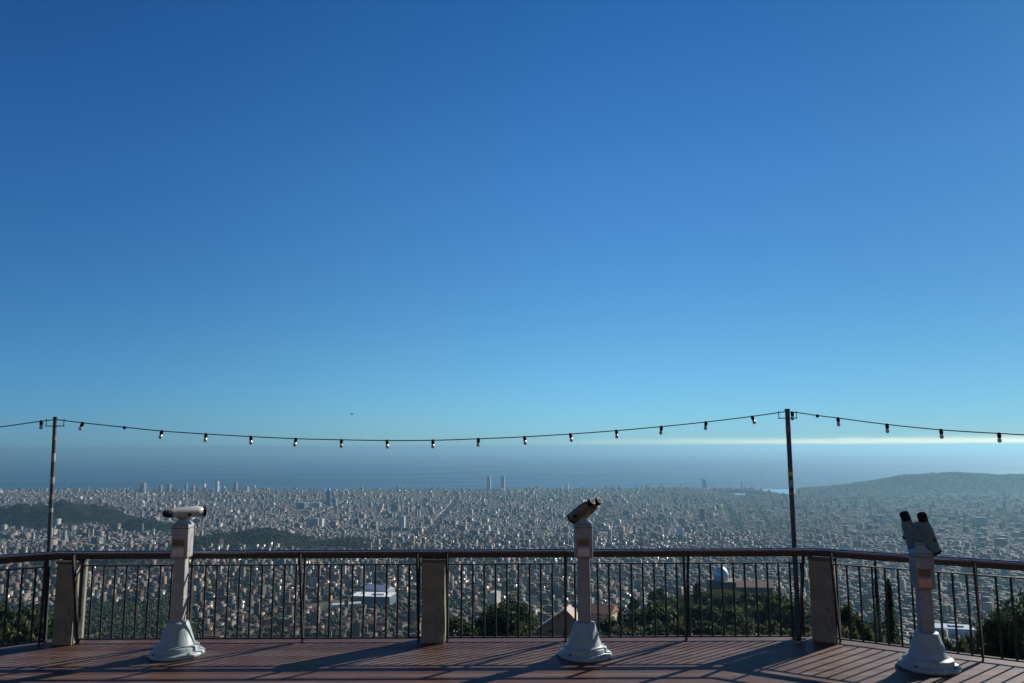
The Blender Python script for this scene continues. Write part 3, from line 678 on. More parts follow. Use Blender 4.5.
def trunk_mesh(name, h, r, lean=0.0, limbs=5, seed=0, spread=1.0):
    g = random.Random(seed); mb = MB()
    pts = [(lean * t * t * h + .04 * h * math.sin(3 * t + seed), .03 * h * math.sin(2.3 * t + seed * 2), t * h) for t in (0, .2, .4, .6, .8, 1)]
    pts[0] = (pts[0][0], pts[0][1], -1.5)
    mb.tube(pts, [r * 1.25, r, r * .8, r * .62, r * .42, r * .15], 8)
    for k in range(limbs):
        t = g.uniform(.4, .85); i = int(t * 5); f = t * 5 - i
        p = Vector(pts[i]).lerp(Vector(pts[i + 1]), f); a = g.random() * 6.28
        q = p + Vector((math.cos(a), math.sin(a), .7)) * spread * h * .28
        mb.tube([p, p.lerp(q, .5) + Vector((0, 0, .03 * h)), q], [r * .4, r * .25, r * .08], 6)
    return mb.mesh(name, M['bark'])
DARK = np.array([(.014, .026, .012), (.055, .078, .028)]); OLIVE = np.array([(.040, .050, .018), (.10, .105, .038)]); PINE = np.array([(.030, .048, .018), (.075, .095, .032)])
KINDS = {}
def kind(name, shape, H, cw, ch, nclump, nleaf, leaf, pal, seeds, trunk_r=.22, lean=0.0):
    KINDS[name] = [(crown_mesh('crown', shape, nclump, nleaf, leaf, pal, s, cw / 2, ch / 2), trunk_mesh('trunk', H * .93, trunk_r, lean, 5, s, .8), H, ch) for s in seeds]
kind('broad', 'round', 10, 8, 8.0, 46, 70, .34, DARK, (1, 2, 3))
kind('olive', 'round', 7, 6.4, 5.6, 34, 55, .34, OLIVE, (4, 5, 6), .16)
kind('pine', 'umbrella', 11, 9, 7.0, 46, 60, .34, PINE, (7, 8, 9), .2)
kind('conifer', 'cone', 12, 5.2, 10.5, 60, 45, .3, DARK, (10, 11), .18)
kind('bigbroad', 'round', 14, 11.0, 11.5, 110, 130, .26, DARK, (12,), .3)
kind('cypress', 'spindle', 11, 3.0, 10.6, 90, 80, .12, DARK, (13,), .12, .02)
kind('nearpine', 'round', 9, 6.0, 6.8, 120, 120, .13, np.array([(.020, .034, .013), (.055, .07, .026)]), (14, 15), .16)
def tree(kindname, x, y, top, scale, label, group=None, rz=0.0, name='tree', fat=1.0, base=None):
    cm, tm, H, ch = random.Random(int(x * 7 + y)).choice(KINDS[kindname])
    s = scale
    o = empty(name, (x, y, top - H * s), rz); o.scale = (s * fat, s * fat, s); tag(o, label, 'tree', group)
    link('trunk', tm, o); c = link('crown', cm, o); c.location = (0, 0, H - ch / 2)
    return o
def tree_px(kindname, px, py_top, Yd, width_px, label, group=None, name='tree', sink=0.0, cw=None):
    p = at_y(px, py_top, Yd); cw = {'broad': 8.8, 'olive': 7, 'pine': 10, 'conifer': 5.6, 'bigbroad': 13, 'cypress': 3.3, 'nearpine': 7}[kindname]
    H = KINDS[kindname][0][2]; g = float(terrain(p.x, p.y))
    s = (p.z - g) / H; want = width_px / F * Yd
    return tree(kindname, p.x, p.y, p.z, s, label, group, random.Random(int(px)).random() * 6, name, want / (cw * s))
tree_px('bigbroad', 508, 597.5, 140, 66, 'big round dark evergreen tree between the middle pillar and the gabled house')
tree_px('broad', 471, 620, 150, 44, 'low dark tree nestling against the big round evergreen tree')
tree_px('broad', 455, 615, 190, 30, 'dark tree just past the middle pillar')
tree_px('broad', 545, 632, 170, 32, 'dark bush like tree in front of the gabled house')
row = [('broad', 606, 617, 190, 34), ('conifer', 620, 612, 230, 22), ('broad', 636, 610, 260, 38), ('conifer', 650, 603, 280, 24), ('broad', 662, 606, 240, 42), ('pine', 684, 598, 300, 44), ('conifer', 697, 585, 330, 24),
       ('broad', 700, 604, 270, 46), ('pine', 728, 603, 270, 48), ('broad', 748, 606, 300, 42), ('olive', 764, 596, 320, 40), ('pine', 782, 590, 300, 44), ('olive', 790, 604, 240, 42), ('broad', 672, 622, 180, 44), ('broad', 712, 620, 190, 40), ('olive', 748, 624, 180, 42), ('olive', 772, 622, 170, 40), ('broad', 628, 628, 160, 36), ('broad', 592, 627, 170, 30), ('pine', 652, 622, 200, 38), ('olive', 730, 632, 150, 34)]
LAB = {'broad': 'rounded dark evergreen tree on the slope below the observatory', 'conifer': 'pointed dark conifer on the slope below the observatory', 'pine': 'flat topped pine on the slope below the observatory', 'olive': 'rounded olive green tree on the slope below the observatory'}
for kd, px, py, Yd, w in row:
    tree_px(kd, px, py, Yd, w, LAB[kd], f'{kd} trees below the observatory')
gk = random.Random(77)
for k in range(90):      # trees clothing the knoll itself
    x, y = obx + gk.uniform(-85, 95), oby + gk.uniform(-110, 20); zt = float(terrain(x, y))
    if abs(x - obx - 10) < 30 and abs(y - oby) < 14: continue
    kd = gk.choice(['broad', 'olive', 'pine', 'broad', 'conifer']); s = gk.uniform(.6, .95); H = KINDS[kd][0][2]
    tpx, tpy = project(x, y, zt + H * s)
    if tpy < 588 and 700 < tpx < 770: continue
    tree(kd, x, y, zt + H * s, s, {'broad': 'small rounded dark tree on the knoll around the observatory', 'conifer': 'small pointed conifer on the knoll around the observatory', 'pine': 'small pine on the knoll around the observatory', 'olive': 'small olive green tree on the knoll around the observatory'}[kd], f'small {kd} trees on the knoll', gk.random() * 6)
for k, (px, py, Yd, w, kd) in enumerate([(704, 592, 425, 22, 'broad'), (716, 595, 420, 24, 'broad'), (729, 593, 424, 22, 'broad'), (741, 594, 428, 24, 'pine'), (753, 592, 425, 24, 'broad'), (762, 592, 430, 18, 'broad'), (735, 606, 400, 24, 'olive'), (711, 608, 396, 24, 'olive'), (722, 610, 390, 24, 'broad'), (748, 608, 392, 24, 'broad')]):
    tree_px(kd, px, py, Yd, w, 'dark tree standing close under the wall of the domed observatory', 'trees close under the observatory')
tree_px('pine', 838, 592, 90, 40, 'bright green pine showing past the pillar of the right hand corner'.replace('right hand corner', 'terrace corner'))
tree_px('olive', 852, 618, 75, 40, 'low yellow green tree under the bright green pine')
tree_px('olive', 868, 630, 70, 36, 'low green bush beside the foot of the cypress', name='bush')
tree_px('cypress', 889, 590, 52, 22, 'dark column shaped cypress close behind the slanting railing')
tree_px('cypress', 875, 562, 60, 8, 'slim bare topped cypress beside the thicker dark cypress')
tree_px('nearpine', 1008, 600, 42, 66, 'dark bushy pine close behind the outer end of the slanting railing')
tree_px('nearpine', 1035, 588, 46, 50, 'dark bushy pine cut by the edge of the frame')
tree_px('olive', 957, 640, 60, 32, 'low green bush behind the tilted telescope', name='bush')
tree_px('olive', 978, 632, 66, 28, 'low green bush between the tilted telescope and the bushy pine', name='bush')
for k, (px, py, Yd, w, kd, lab) in enumerate([(6, 601, 210, 44, 'broad', 'dark tree at the outer end of the far railing'), (32, 606, 230, 36, 'broad', 'dark tree standing before the wooded slope by the shorter pole'), (20, 622, 160, 44, 'olive', 'low olive green tree under the dark trees at the far railing'),
                                  (48, 618, 180, 34, 'broad', 'dark tree tucked against the first pillar'), (-12, 612, 170, 40, 'broad', 'dark tree cut by the frame at the far railing')]):
    tree_px(kd, px, py, Yd, w, lab)
# wooded slope seen through the far railing: single trees
cnt = 0; gk = random.Random(3)
while cnt < 172:
    px, Yd = gk.uniform(-5, 300), gk.uniform(840, 1850)
    x = (px - 512) / F * Yd * .96; z = float(terrain(x, Yd))
    if float(urban(np.array([x]), np.array([Yd]))[0]) > .4: continue
    kd = gk.choice(['olive', 'broad', 'olive', 'pine', 'broad']); s = gk.uniform(.8, 1.35); H = KINDS[kd][0][2]
    tp = project(x, Yd, z + H * s)
    if tp[1] > 641: continue
    tree(kd, x, Yd, z + H * s, s, {'olive': 'olive green tree on the wooded slope seen through the far railing', 'broad': 'dark rounded tree on the wooded slope seen through the far railing', 'pine': 'spreading pine on the wooded slope seen through the far railing'}[kd], f'{kd} trees on the wooded slope', gk.random() * 6); cnt += 1

# far woods and street trees as masses
ICO_V = []
ph = (1 + 5 ** .5) / 2
ICO_V = np.array([(-1, ph, 0), (1, ph, 0), (-1, -ph, 0), (1, -ph, 0), (0, -1, ph), (0, 1, ph), (0, -1, -ph), (0, 1, -ph), (ph, 0, -1), (ph, 0, 1), (-ph, 0, -1), (-ph, 0, 1)]) / math.sqrt(1 + ph * ph)
ICO_F = np.array([(0, 11, 5), (0, 5, 1), (0, 1, 7), (0, 7, 10), (0, 10, 11), (1, 5, 9), (5, 11, 4), (11, 10, 2), (10, 7, 6), (7, 1, 8), (3, 9, 4), (3, 4, 2), (3, 2, 6), (3, 6, 8), (3, 8, 9), (4, 9, 5), (2, 4, 11), (6, 2, 10), (8, 6, 7), (9, 8, 1)])
def blobs(x, y, z, r, pal):
    N = len(x)
    V = ICO_V[None] * (1 + .45 * (rng.random((N, 12, 1)) - .5)) * r[:, None, None] * np.array([1, 1, .85])
    V = V + np.stack([x, y, z + r * .6], -1)[:, None]
    L = (ICO_F[None] + 12 * np.arange(N)[:, None, None]).reshape(-1)
    c = (pal[0] + (pal[1] - pal[0]) * rng.random((N, 1))) * rng.uniform(.7, 1.3, (N, 1))
    return V.reshape(-1, 3), L, np.full(N * 20, 3), np.repeat(c, 60, 0)
def scatter(nm, x, y, r, pal, label):
    z = terrain(x, y); ok = z > SEA_Z + 1
    v, l, t, c = blobs(x[ok], y[ok], z[ok], r[ok], pal)
    tag(link(nm, np_mesh(nm, v, l, t, M['leaf'], c)), label, 'trees', kind='stuff'); print(nm, len(t) // 20)
N = 60000
x = rng.uniform(-3700, 200, N); y = rng.uniform(2200, 4700, N)
sel = (bumps(x, y) > 22 + 10 * rng.random(N)) & (urban(x, y) < .6) & (fnoise(x, y, 55, 1.) < .5); x, y = x[sel], y[sel]
scatter('hill_woods', x, y, rng.uniform(2.5, 5.5, len(x)), np.array([(.010, .019, .009), (.028, .037, .014)]), 'dark woods covering the two low hills rising from the city')
N = 26000
x = rng.uniform(2800, 7300, N); y = rng.uniform(6900, 8500, N); sel = (montjuic(x, y) > 4.5) & (rng.random(N) < .9); x, y = x[sel], y[sel]
scatter('headland_woods', x, y, rng.uniform(6, 13, len(x)), np.array([(.008, .014, .011), (.020, .025, .017)]), 'woods on the long headland hill beside the harbour')
N = 60000
a_ = rng.uniform(R(-44), R(44), N); rr_ = np.sqrt(rng.uniform(1000 ** 2, 3700 ** 2, N)); x, y = rr_ * np.sin(a_), rr_ * np.cos(a_)
dens = np.clip(.70 + .6 * fnoise(x, y, 150, 5.) - .14 * (rr_ > 2600), 0, 1); sel = (urban(x, y) > .5) & (rng.random(N) < dens) & clear(x, y); x, y = x[sel], y[sel]
scatter('garden_woods', x, y, rng.uniform(2.4, 5.6, len(x)), np.array([(.014, .023, .010), (.045, .052, .02)]), 'street and garden trees growing thick between the houses')
N = 52000
a_ = rng.uniform(R(-44), R(44), N); rr_ = rng.uniform(3500, 8200, N); x, y = rr_ * np.sin(a_), rr_ * np.cos(a_)
sel = (urban(x, y) > .5) & (rng.random(N) < np.where((fnoise(x, y, 330, 11.) > .58) | (fnoise(x, y, 90, 4.) > .78) | (av_dist(x, y) < 30), 1., .3)); x, y = x[sel], y[sel]
scatter('avenue_woods', x, y, rng.uniform(3.5, 7, len(x)), np.array([(.025, .036, .02), (.06, .07, .035)]), 'avenue and park trees dotted through the dense city')
N = 16000
x = rng.uniform(-1300, -250, N); y = rng.uniform(830, 1950, N); sel = (urban(x, y) < .4) & (np.hypot(x, y) < 2050); x, y = x[sel], y[sel]
scatter('slope_woods', x, y, rng.uniform(1.6, 3.4, len(x)), np.array([(.020, .026, .008), (.080, .078, .026)]), 'scrub and low trees filling the wooded slope below the terrace')
# ------------------------------------------------------------------ terrace
RAIL_Y = 9.71
CL, CR = -5.45, 3.63                      # the two corners of the far edge
TURN = R(33.8)
UL, UR = Vector((-math.cos(TURN), -math.sin(TURN), 0)), Vector((math.cos(TURN), -math.sin(TURN), 0))
PL, PR = Vector((CL, RAIL_Y, 0)), Vector((CR, RAIL_Y, 0))
edge = .16
poly = [PL + UL * 7 , PL, PR, PR + UR * 8]
nL, nR_ = Vector((-UL.y * -1, 0, 0)), None
oL, oC, oR = Vector((-math.sin(TURN), math.cos(TURN), 0)), Vector((0, 1, 0)), Vector((math.sin(TURN), math.cos(TURN), 0))
out = [PL + UL * 7 + oL * edge, PL + (oL + oC).normalized() * edge * 1.04, PR + (oR + oC).normalized() * edge * 1.04, PR + UR * 8 + oR * edge]
back = [(out[3].x, -5, 0), (out[0].x, -5, 0)]
top = [(p.x, p.y, 0) for p in out] + back; k = len(top)
mb = MB(); mb.add([(a, b_, c) for a, b_, c in top] + [(a, b_, -.35) for a, b_, c in top], [tuple(range(k))[::-1], tuple(range(k, 2 * k))] + [(q, k + q, k + (q + 1) % k, (q + 1) % k)[::-1] for q in range(k)])
o = mb.build('deck_floor', M['deck']); tag(o, kind='structure')
import bmesh
bm_ = bmesh.new(); bm_.from_mesh(o.data); bmesh.ops.recalc_face_normals(bm_, faces=bm_.faces); bm_.to_mesh(o.data); bm_.free()
# supporting wall under the deck edge
mb = MB(); base = [PL + UL * 7, PL, PR, PR + UR * 8]
for p, q in zip(base[:-1], base[1:]): mb.beam((p.x, p.y, -3.4), (q.x, q.y, -3.4), .25, 6.0)
tag(mb.build('retaining_wall', M['pillar']), kind='structure')

# unseen upper terrace, and a stone wall added behind the viewer to bounce sunlight
mb = MB().box((0, -9.5, .35), (44, 9.0, .69)); tag(mb.build('upper_terrace_floor', M['deck']), kind='structure')
wallm = noise_mat('bounce_wall_stone', (.16, .155, .145), (.24, .235, .22), .9, .85, None, .3)
mb = MB().box((0, -15.5, 8.0), (52, 3.0, 17.5))
for q in range(9): mb.box((-22 + 5.5 * q, -13.9, 8), (.7, .5, 17.3))
mb.box((0, -13.7, 16.2), (53, 1.0, .8)).box((0, -13.75, 6.2), (52.6, .6, .4)); tag(mb.build('bounce_wall', wallm), kind='structure')

def pillar(name, p, rz, w, d, label):
    o = empty(name, p, rz); tag(o, label, 'pillar')
    MB().box((0, 0, .465), (w, d, .93)).build('shaft', M['pillar'], o, .008)
    MB().box((0, 0, .9495), (w + .02, d + .02, .034)).build('cap', M['pillar_cap'], o, .005)
    return o
xm = at_y(434, 600, RAIL_Y).x
pillar('railing_pillar', (xm, RAIL_Y + .02, .002), 0, .27, .27, 'square rendered pillar in the straight railing between the two corners')
pillar('railing_pillar', (at_y(64.5, 600, RAIL_Y - .13).x, RAIL_Y + .0, .002), 0, .235, .27, 'rendered pillar with a sunlit side at the corner by the shorter pole')
pillar('railing_pillar', (CR + .10, RAIL_Y - .03, .002), -TURN, .27, .27, 'rendered pillar at the corner where the railing slants nearer, by the taller pole')

def railing(p0, u, inward, s0, s1, posts, label, spacing=.1365, t0=0., t1=0., h0=0., h1=0., dz=0.):
    """rail from p0 + u*s0 to p0 + u*s1"""
    o = empty('railing', p0 + u * s0); tag(o, label, 'railing', 'railings round the terrace')
    L = s1 - s0
    P = lambda s, z, n=0.0: u * s + inward * n + Vector((0, 0, z))
    MB().beam(P(-t0, 1.010 + dz), P(L + t1, 1.010 + dz), .045, .076).build('top_bar', M['rail_wood'], o, .006)
    MB().beam(P(.004, .895), P(L - .004, .895), .035, .014).build('sub_rail', M['iron'], o)
    MB().beam(P(.004, .045), P(L - .004, .045), .035, .016).build('bottom_bar', M['iron'], o)
    MB().tube([P(-h0, 1.083, .26), P(L + h1, 1.083, .26)], .021, 14).build('handrail', M['steel'], o)
    for s in posts:
        s -= s0
        MB().beam(P(s, .003), P(s, .9705), .050, .020, up=u).build('post', M['iron'], o)
        MB().beam(P(s, .06, .024), P(s, 1.066, .262), .024, .046, up=inward).build('brace', M['iron'], o)
    k = int(L / spacing); off = (L - k * spacing) / 2
    bal = None
    for q in range(k + 1):
        s = off + q * spacing
        if any(abs(s - (t - s0)) < .045 for t in posts): continue
        if bal is None: bal = MB().tube([(0, 0, .0535), (0, 0, .8875)], .0122, 8).mesh('baluster', M['iron'])
        link('baluster', bal, o, P(s, 0))
    return o
sx = lambda px: at_y(px, 600, RAIL_Y).x
S = Vector((0, RAIL_Y, 0)); ux = Vector((1, 0, 0)); inn = Vector((0, -1, 0))
railing(S, ux, inn, CL + .22, xm - .14, [sx(82), sx(191), sx(304), sx(419)], 'dark iron railing between the sunlit pillar and the middle pillar, before the wooded slope', t0=.22, t1=.138, h0=.13, h1=.138)
railing(S, ux, inn, xm + .14, CR - .10, [sx(448), sx(565), sx(685), sx(798)], 'dark iron railing between the middle pillar and the taller pole', t0=.138, t1=.10, h0=.138, h1=.012)
railing(PR, UR, -oR, .22, 6.4, [.26, 1.70, 3.15, 4.6, 6.0], 'dark iron railing slanting nearer behind the tilted telescope', t0=.212, h0=.136, dz=.002)
railing(PL, UL, -oL, .12, 5.6, [.18, 1.62, 3.06, 4.5], 'short stretch of dark iron railing at the outer side of the sunlit pillar', t0=.112, h0=.036, dz=.002)

# string light poles
def pole(name, pb, pt, r, label, stickers):
    o = empty(name, pb); tag(o, label, 'pole')
    v = Vector(pt) - Vector(pb)
    MB().tube([(0, 0, 0), v * .5, v], [r, r * .97, r * .95], 16).build('shaft', M['pole'], o)
    d = v.normalized()
    MB().tube([v + d * .001, v + d * .02], r * 1.12, 14).build('cap', M['black'], o)
    MB().tube([v * .965 + Vector((-.12, 0, .0)), v * .965 + Vector((.12, 0, .0))], .006, 8).build('crossbar', M['black'], o)
    for sx_ in (-.11, .11): MB().tube([v * .965 + Vector((sx_, 0, .0)), v * .965 + Vector((sx_, 0, .09))], .005, 8).build('cable_hook', M['black'], o)
    MB().box((0, 0, .006), (.13, .13, .012)).build('foot_plate', M['iron'], o)
    for t, hgt, mt in stickers:
        MB().tube([v * t, v * t + d * hgt], r * 1.03, 16, False).build('sticker', M[mt], o)
    return o
pLb = Vector((at_y(50.5, 560, RAIL_Y + .09).x, RAIL_Y + .09, .002)); pLt = at_y(55.2, 418.5, RAIL_Y + .09)
pRb = Vector((at_y(793.5, 560, RAIL_Y + .085).x + .02, RAIL_Y + .085, .002)); pRt = at_y(787.3, 410.5, RAIL_Y + .085)
pole('lamp_pole', pLb, pLt, .024, 'shorter steel pole with pale stickers carrying the string of bulbs', [(.80, .10, 'sticker_white'), (.70, .08, 'sticker_white'), (.63, .06, 'sticker_red'), (.57, .05, 'sticker_white'), (.9, .05, 'sticker_red')])
pole('lamp_pole', pRb, pRt, .030, 'taller steel pole with a yellow sticker carrying the string of bulbs', [(.705, .05, 'sticker_yellow'), (.655, .09, 'sticker_white'), (.9, .09, 'sticker_red'), (.62, .05, 'sticker_red')])

SOCK = BULB = None
def sock_mesh():
    return MB().lathe([(.010, .012), (.019, .008), (.022, -.004), (.022, -.045), (.018, -.052)], 14).mesh('lamp_holder', M['black'])
def bulb_mesh():
    return MB().lathe([(.014, -.052), (.016, -.056), (.021, -.068), (.0235, -.082), (.0215, -.096), (.014, -.106), (.004, -.1105)], 14).mesh('bulb', M['bulb'])
def string(pts, bulbs, stubs, label, r=.0062):
    o = empty('light_string', pts[0]); tag(o, label, 'string lights', 'strings of bulbs over the railing')
    # smooth curve through the points
    P = [Vector(p) for p in pts]; fine = []
    for i in range(len(P) - 1):
        a, b_, c, d = P[max(i - 1, 0)], P[i], P[i + 1], P[min(i + 2, len(P) - 1)]
        for t in [q / 8 for q in range(8)]:
            fine.append(.5 * ((2 * b_) + (c - a) * t + (2 * a - 5 * b_ + 4 * c - d) * t * t + (3 * b_ - a - 3 * c + d) * t ** 3))
    fine.append(P[-1])
    MB().tube([p - P[0] for p in fine], r, 8).build('cable', M['cable'], o)
    def near(px):
        return min(((project(*a.lerp(b_, t))[0] - px) ** 2, a.lerp(b_, t)) for a, b_ in zip(fine[:-1], fine[1:]) for t in (0, .25, .5, .75))[1] if False else \
               min((a.lerp(b_, t) for a, b_ in zip(fine[:-1], fine[1:]) for t in (0, .2, .4, .6, .8)), key=lambda q: abs(project(*q)[0] - px))
    global SOCK, BULB
    SOCK = SOCK or sock_mesh(); BULB = BULB or bulb_mesh()
    for k, px in enumerate(bulbs):
        p = near(px) - P[0]; h = link('lamp_holder', SOCK, o, p); g = random.Random(int(px))
        h.rotation_euler = (g.uniform(-.25, .25), (R(22) if px == 83 else -R(18) if px == 752 else g.uniform(-.10, .12)), 0); h.scale = (.92, .92, .92)
        link('bulb', BULB, h)
    for px in stubs:
        p = near(px) - P[0]; h = link('lamp_holder', MB().lathe([(.012, .01), (.02, 0), (.02, -.02), (.012, -.026)], 12).mesh('lamp_holder', M['black']), o, p); h.rotation_euler = (0, R(60), 0)
YS = RAIL_Y + .09
cp = [(57, 419.6), (83, 422.8), (125, 427.3), (162, 431), (206, 434), (251, 436.6), (296, 438.7), (341.5, 439.8), (387, 440.5), (433, 440.3), (478.5, 438.8), (524.5, 436.8), (570.5, 434), (616.5, 430.6), (661.5, 426.6), (706, 422), (752, 416.4), (785, 411.6)]
string([at_y(a, b_, YS) for a, b_ in cp], [83, 162, 206, 251, 296, 341.5, 387, 433, 478.5, 524.5, 570.5, 616.5, 661.5, 706, 752], [125], 'long sagging string of small bulbs between the shorter and the taller pole')
def on_plane(px, py, P0, nrm):
    d = ray(px, py); k = (P0 - Vector((0, 0, CAM_Z))).dot(nrm) / d.dot(nrm); return Vector((0, 0, CAM_Z)) + d * k
rp = [(789.5, 412.0), (802, 413.2), (818, 415.6), (838, 418), (887, 424.4), (941, 429.8), (999, 433.4), (1060, 436.3), (1130, 437.5)]
string([on_plane(a, b_, pRt, oR) for a, b_ in rp], [792.3, 838, 887, 941, 999], [818], 'string of bulbs running nearer from the taller pole past the edge of the frame')
lp = [(53, 419.8), (41, 421.2), (20, 424.2), (0, 427), (-30, 430.5), (-75, 433)]
string([on_plane(a, b_, pLt, oL) for a, b_ in lp], [41.5], [], 'short end of bulb string beyond the shorter pole with a single bulb')

# ------------------------------------------------------------------ coin telescopes
def telescope(base_px, base_py, rz, head_rz, pitch, mats, label, head_len=.36, plate='plate', hs=1.0, hub_z=1.565, sp=.058, low=0.):
    p = at_z(base_px, base_py, 0); o = empty('coin_telescope', (p.x, p.y, .002), rz); tag(o, label, 'telescope')
    ms, mc, mh = mats
    MB().lathe([(.285, 0), (.298, .012), (.298, .030), (.285, .045), (.245, .055), (.240, .062), (.240, .098), (.228, .110), (.196, .118), (.188, .13), (.118, .345), (.112, .36), (.09, .366)], 40).build('base', M['cast'], o)
    col = MB().add([(sx_ * a, sy_ * a, z) for a, z in ((.067, .362), (.067, .60), (.064, 1.06 - low)) for sx_, sy_ in ((-1, -1), (1, -1), (1, 1), (-1, 1))],
                   [(3, 2, 1, 0), (8, 9, 10, 11)] + [(4 * l + q, 4 * l + (q + 1) % 4, 4 * l + 4 + (q + 1) % 4, 4 * l + 4 + q) for l in range(2) for q in range(4)]).build('column', ms, o, .014)
    MB().box((0, 0, .615), (.142, .142, .02)).build('collar', mc, o, .004)
    for k in range(4):
        a = R(45 + 90 * k); MB().tube([(.268 * math.cos(a), .268 * math.sin(a), .046), (.268 * math.cos(a), .268 * math.sin(a), .062)], .011, 6).build('bolt', M['iron'], o)
    MB().box((0, -.0675, .80 - low * .6), (.085, .006, .22)).build('access_panel', mc, o, .003)
    cb = MB().box((0, 0, 1.245 - low), (.19, .206, .37)).build('coin_box', mc, o, .016)
    MB().box((-.01, -.106, 1.13 - low), (.125, .008, .085)).build('label_plate', M[plate], cb, .003)
    MB().box((-.01, -.105, 1.235 - low), (.125, .006, .075)).build('coin_slot', M['head_brown'], cb, .003)
    MB().box((-.07, -.104, 1.31 - low), (.02, .012, .05)).build('coin_lock', M['steel'], cb, .003)
    MB().box((0, 0, 1.395 - low), (.194, .210, .006)).build('lid_seam', M['black'], cb)
    MB().add([(sx_ * a, sy_ * a, z) for a, z in ((.10, 1.431 - low), (.05, 1.475 - low), (.042, 1.50 - low)) for sx_, sy_ in ((-1, -1), (1, -1), (1, 1), (-1, 1))],
             [(3, 2, 1, 0), (8, 9, 10, 11)] + [(4 * l + q, 4 * l + (q + 1) % 4, 4 * l + 4 + (q + 1) % 4, 4 * l + 4 + q) for l in range(2) for q in range(4)]).build('neck', M['cast'], o, .006)
    # swivelling head: local +Y is the viewing direction
    RM = Matrix.Rotation(head_rz - rz, 4, 'Z') @ Matrix.Rotation(pitch, 4, 'X'); hub = Vector((0, 0, hub_z))
    def T(mb): mb.v = [tuple(RM @ (Vector(q) * hs) + hub) for q in mb.v]; return mb
    mb = MB(); L = head_len
    for s in (-sp, sp):
        mb.tube([(s, -.15, 0), (s, -.10, 0), (s, -.06, 0), (s * 1.06, L * .4, 0), (s * 1.06, L * .62, 0), (s * 1.06, L * .63, 0)], [.040, .050, .056, .058, .058, .050], 20)
    mb.box((0, .02, -.005), (sp * 1.8, .24, .075))
    hd = T(mb).build('binocular_body', mh, o)
    for s in (-sp, sp):
        T(MB().tube([(s * 1.04, -.205, 0), (s * 1.04, -.19, 0), (s * 1.04, -.151, 0)], [.036, .040, .036], 18)).build('eyepiece', M['black'], hd)
        T(MB().tube([(s * 1.04, -.2075, 0), (s * 1.04, -.2055, 0)], [.020, .024], 14)).build('eyepiece_lens', M['lens'], hd)
        T(MB().tube([(s * 1.06, L * .632, 0), (s * 1.06, L * .72, 0)], [.060, .062], 20)).build('objective_ring', M['black'], hd)
        T(MB().tube([(s * 1.06, L * .721, 0), (s * 1.06, L * .723, 0)], [.050, .050], 20)).build('objective_lens', M['lens'], hd)
    T(MB().tube([(-.13, .03, -.02), (.13, .03, -.02)], .018, 12)).build('pivot', M['black'], hd)
    MB().box((0, 0, 1.515 - low), (.11, .07, .05)).build('yoke', mc, o, .008)
    return o
telescope(176.5, 655, R(5), R(-50), R(2), (M['column'], M['column'], M['head_pale']), 'pale coin telescope with its barrels level, standing before the far railing', .30)
telescope(585, 656, R(2), R(50), R(-36), (M['column_rose'], M['column_rose'], M['head_brown']), 'middle coin telescope with a brown head tipped down', .16, hs=1.12, sp=.060, hub_z=1.56)
telescope(929, 668, R(-8), R(-46), R(-56), (M['column_rose'], M['column_rose'], M['head_blue']), 'coin telescope with a blue grey head tipped steeply down over the slanting railing', .24, 'plate_pink', 1.27, 1.36, .066, .26)

# bird
p = at_y(352, 414.3, 75)
bm = MB(); bm.tube([(-.02, -.22, 0), (0, -.12, .01), (0, 0, .02), (0, .12, .02), (0, .2, .01)], [.01, .05, .065, .045, .012], 8)
for s in (-1, 1): bm.add([(s * .04, .07, .02), (s * .3, .10, .09), (s * .62, -.02, .05), (s * .3, -.05, .085), (s * .04, -.09, .02), (s * .04, .07, .045), (s * .3, .10, .105), (s * .62, -.02, .055), (s * .3, -.05, .10), (s * .04, -.09, .045)],
                         [(0, 1, 2, 3, 4), (9, 8, 7, 6, 5)] + [(q, (q + 1) % 5, 5 + (q + 1) % 5, 5 + q) for q in range(5)])
o = bm.build('bird', noise_mat('feathers', (.05, .06, .07), (.12, .13, .14), 6, .8)); o.location = p; o.rotation_euler = (0, 0, R(70)); o.scale = (.7, .7, .7)
tag(o, 'tiny dark bird flying above the string of bulbs', 'bird')

# ------------------------------------------------------------------ haze
HB = 118000.
hz = MB(); hz.box((0, 0, 0), (2 * HB, 2 * HB, 1)); hz.v = [(a, b_, 40.0 if c > 0 else -516.0) for a, b_, c in hz.v]
m = bpy.data.materials.new('haze_air'); m.use_nodes = True; nt = m.node_tree; nt.nodes.clear()
outn = nt.nodes.new('ShaderNodeOutputMaterial'); pv = nt.nodes.new('ShaderNodeVolumePrincipled')
pv.inputs['Color'].default_value = (.275, .52, .665, 1); pv.inputs['Density'].default_value = 5.0e-5; pv.inputs['Anisotropy'].default_value = .40; pv.inputs['Density Attribute'].default_value = ''
nt.links.new(pv.outputs['Volume'], outn.inputs['Volume'])
tag(hz.build('haze', m), 'pale blue haze filling the air over city and sea', 'haze', kind='stuff')

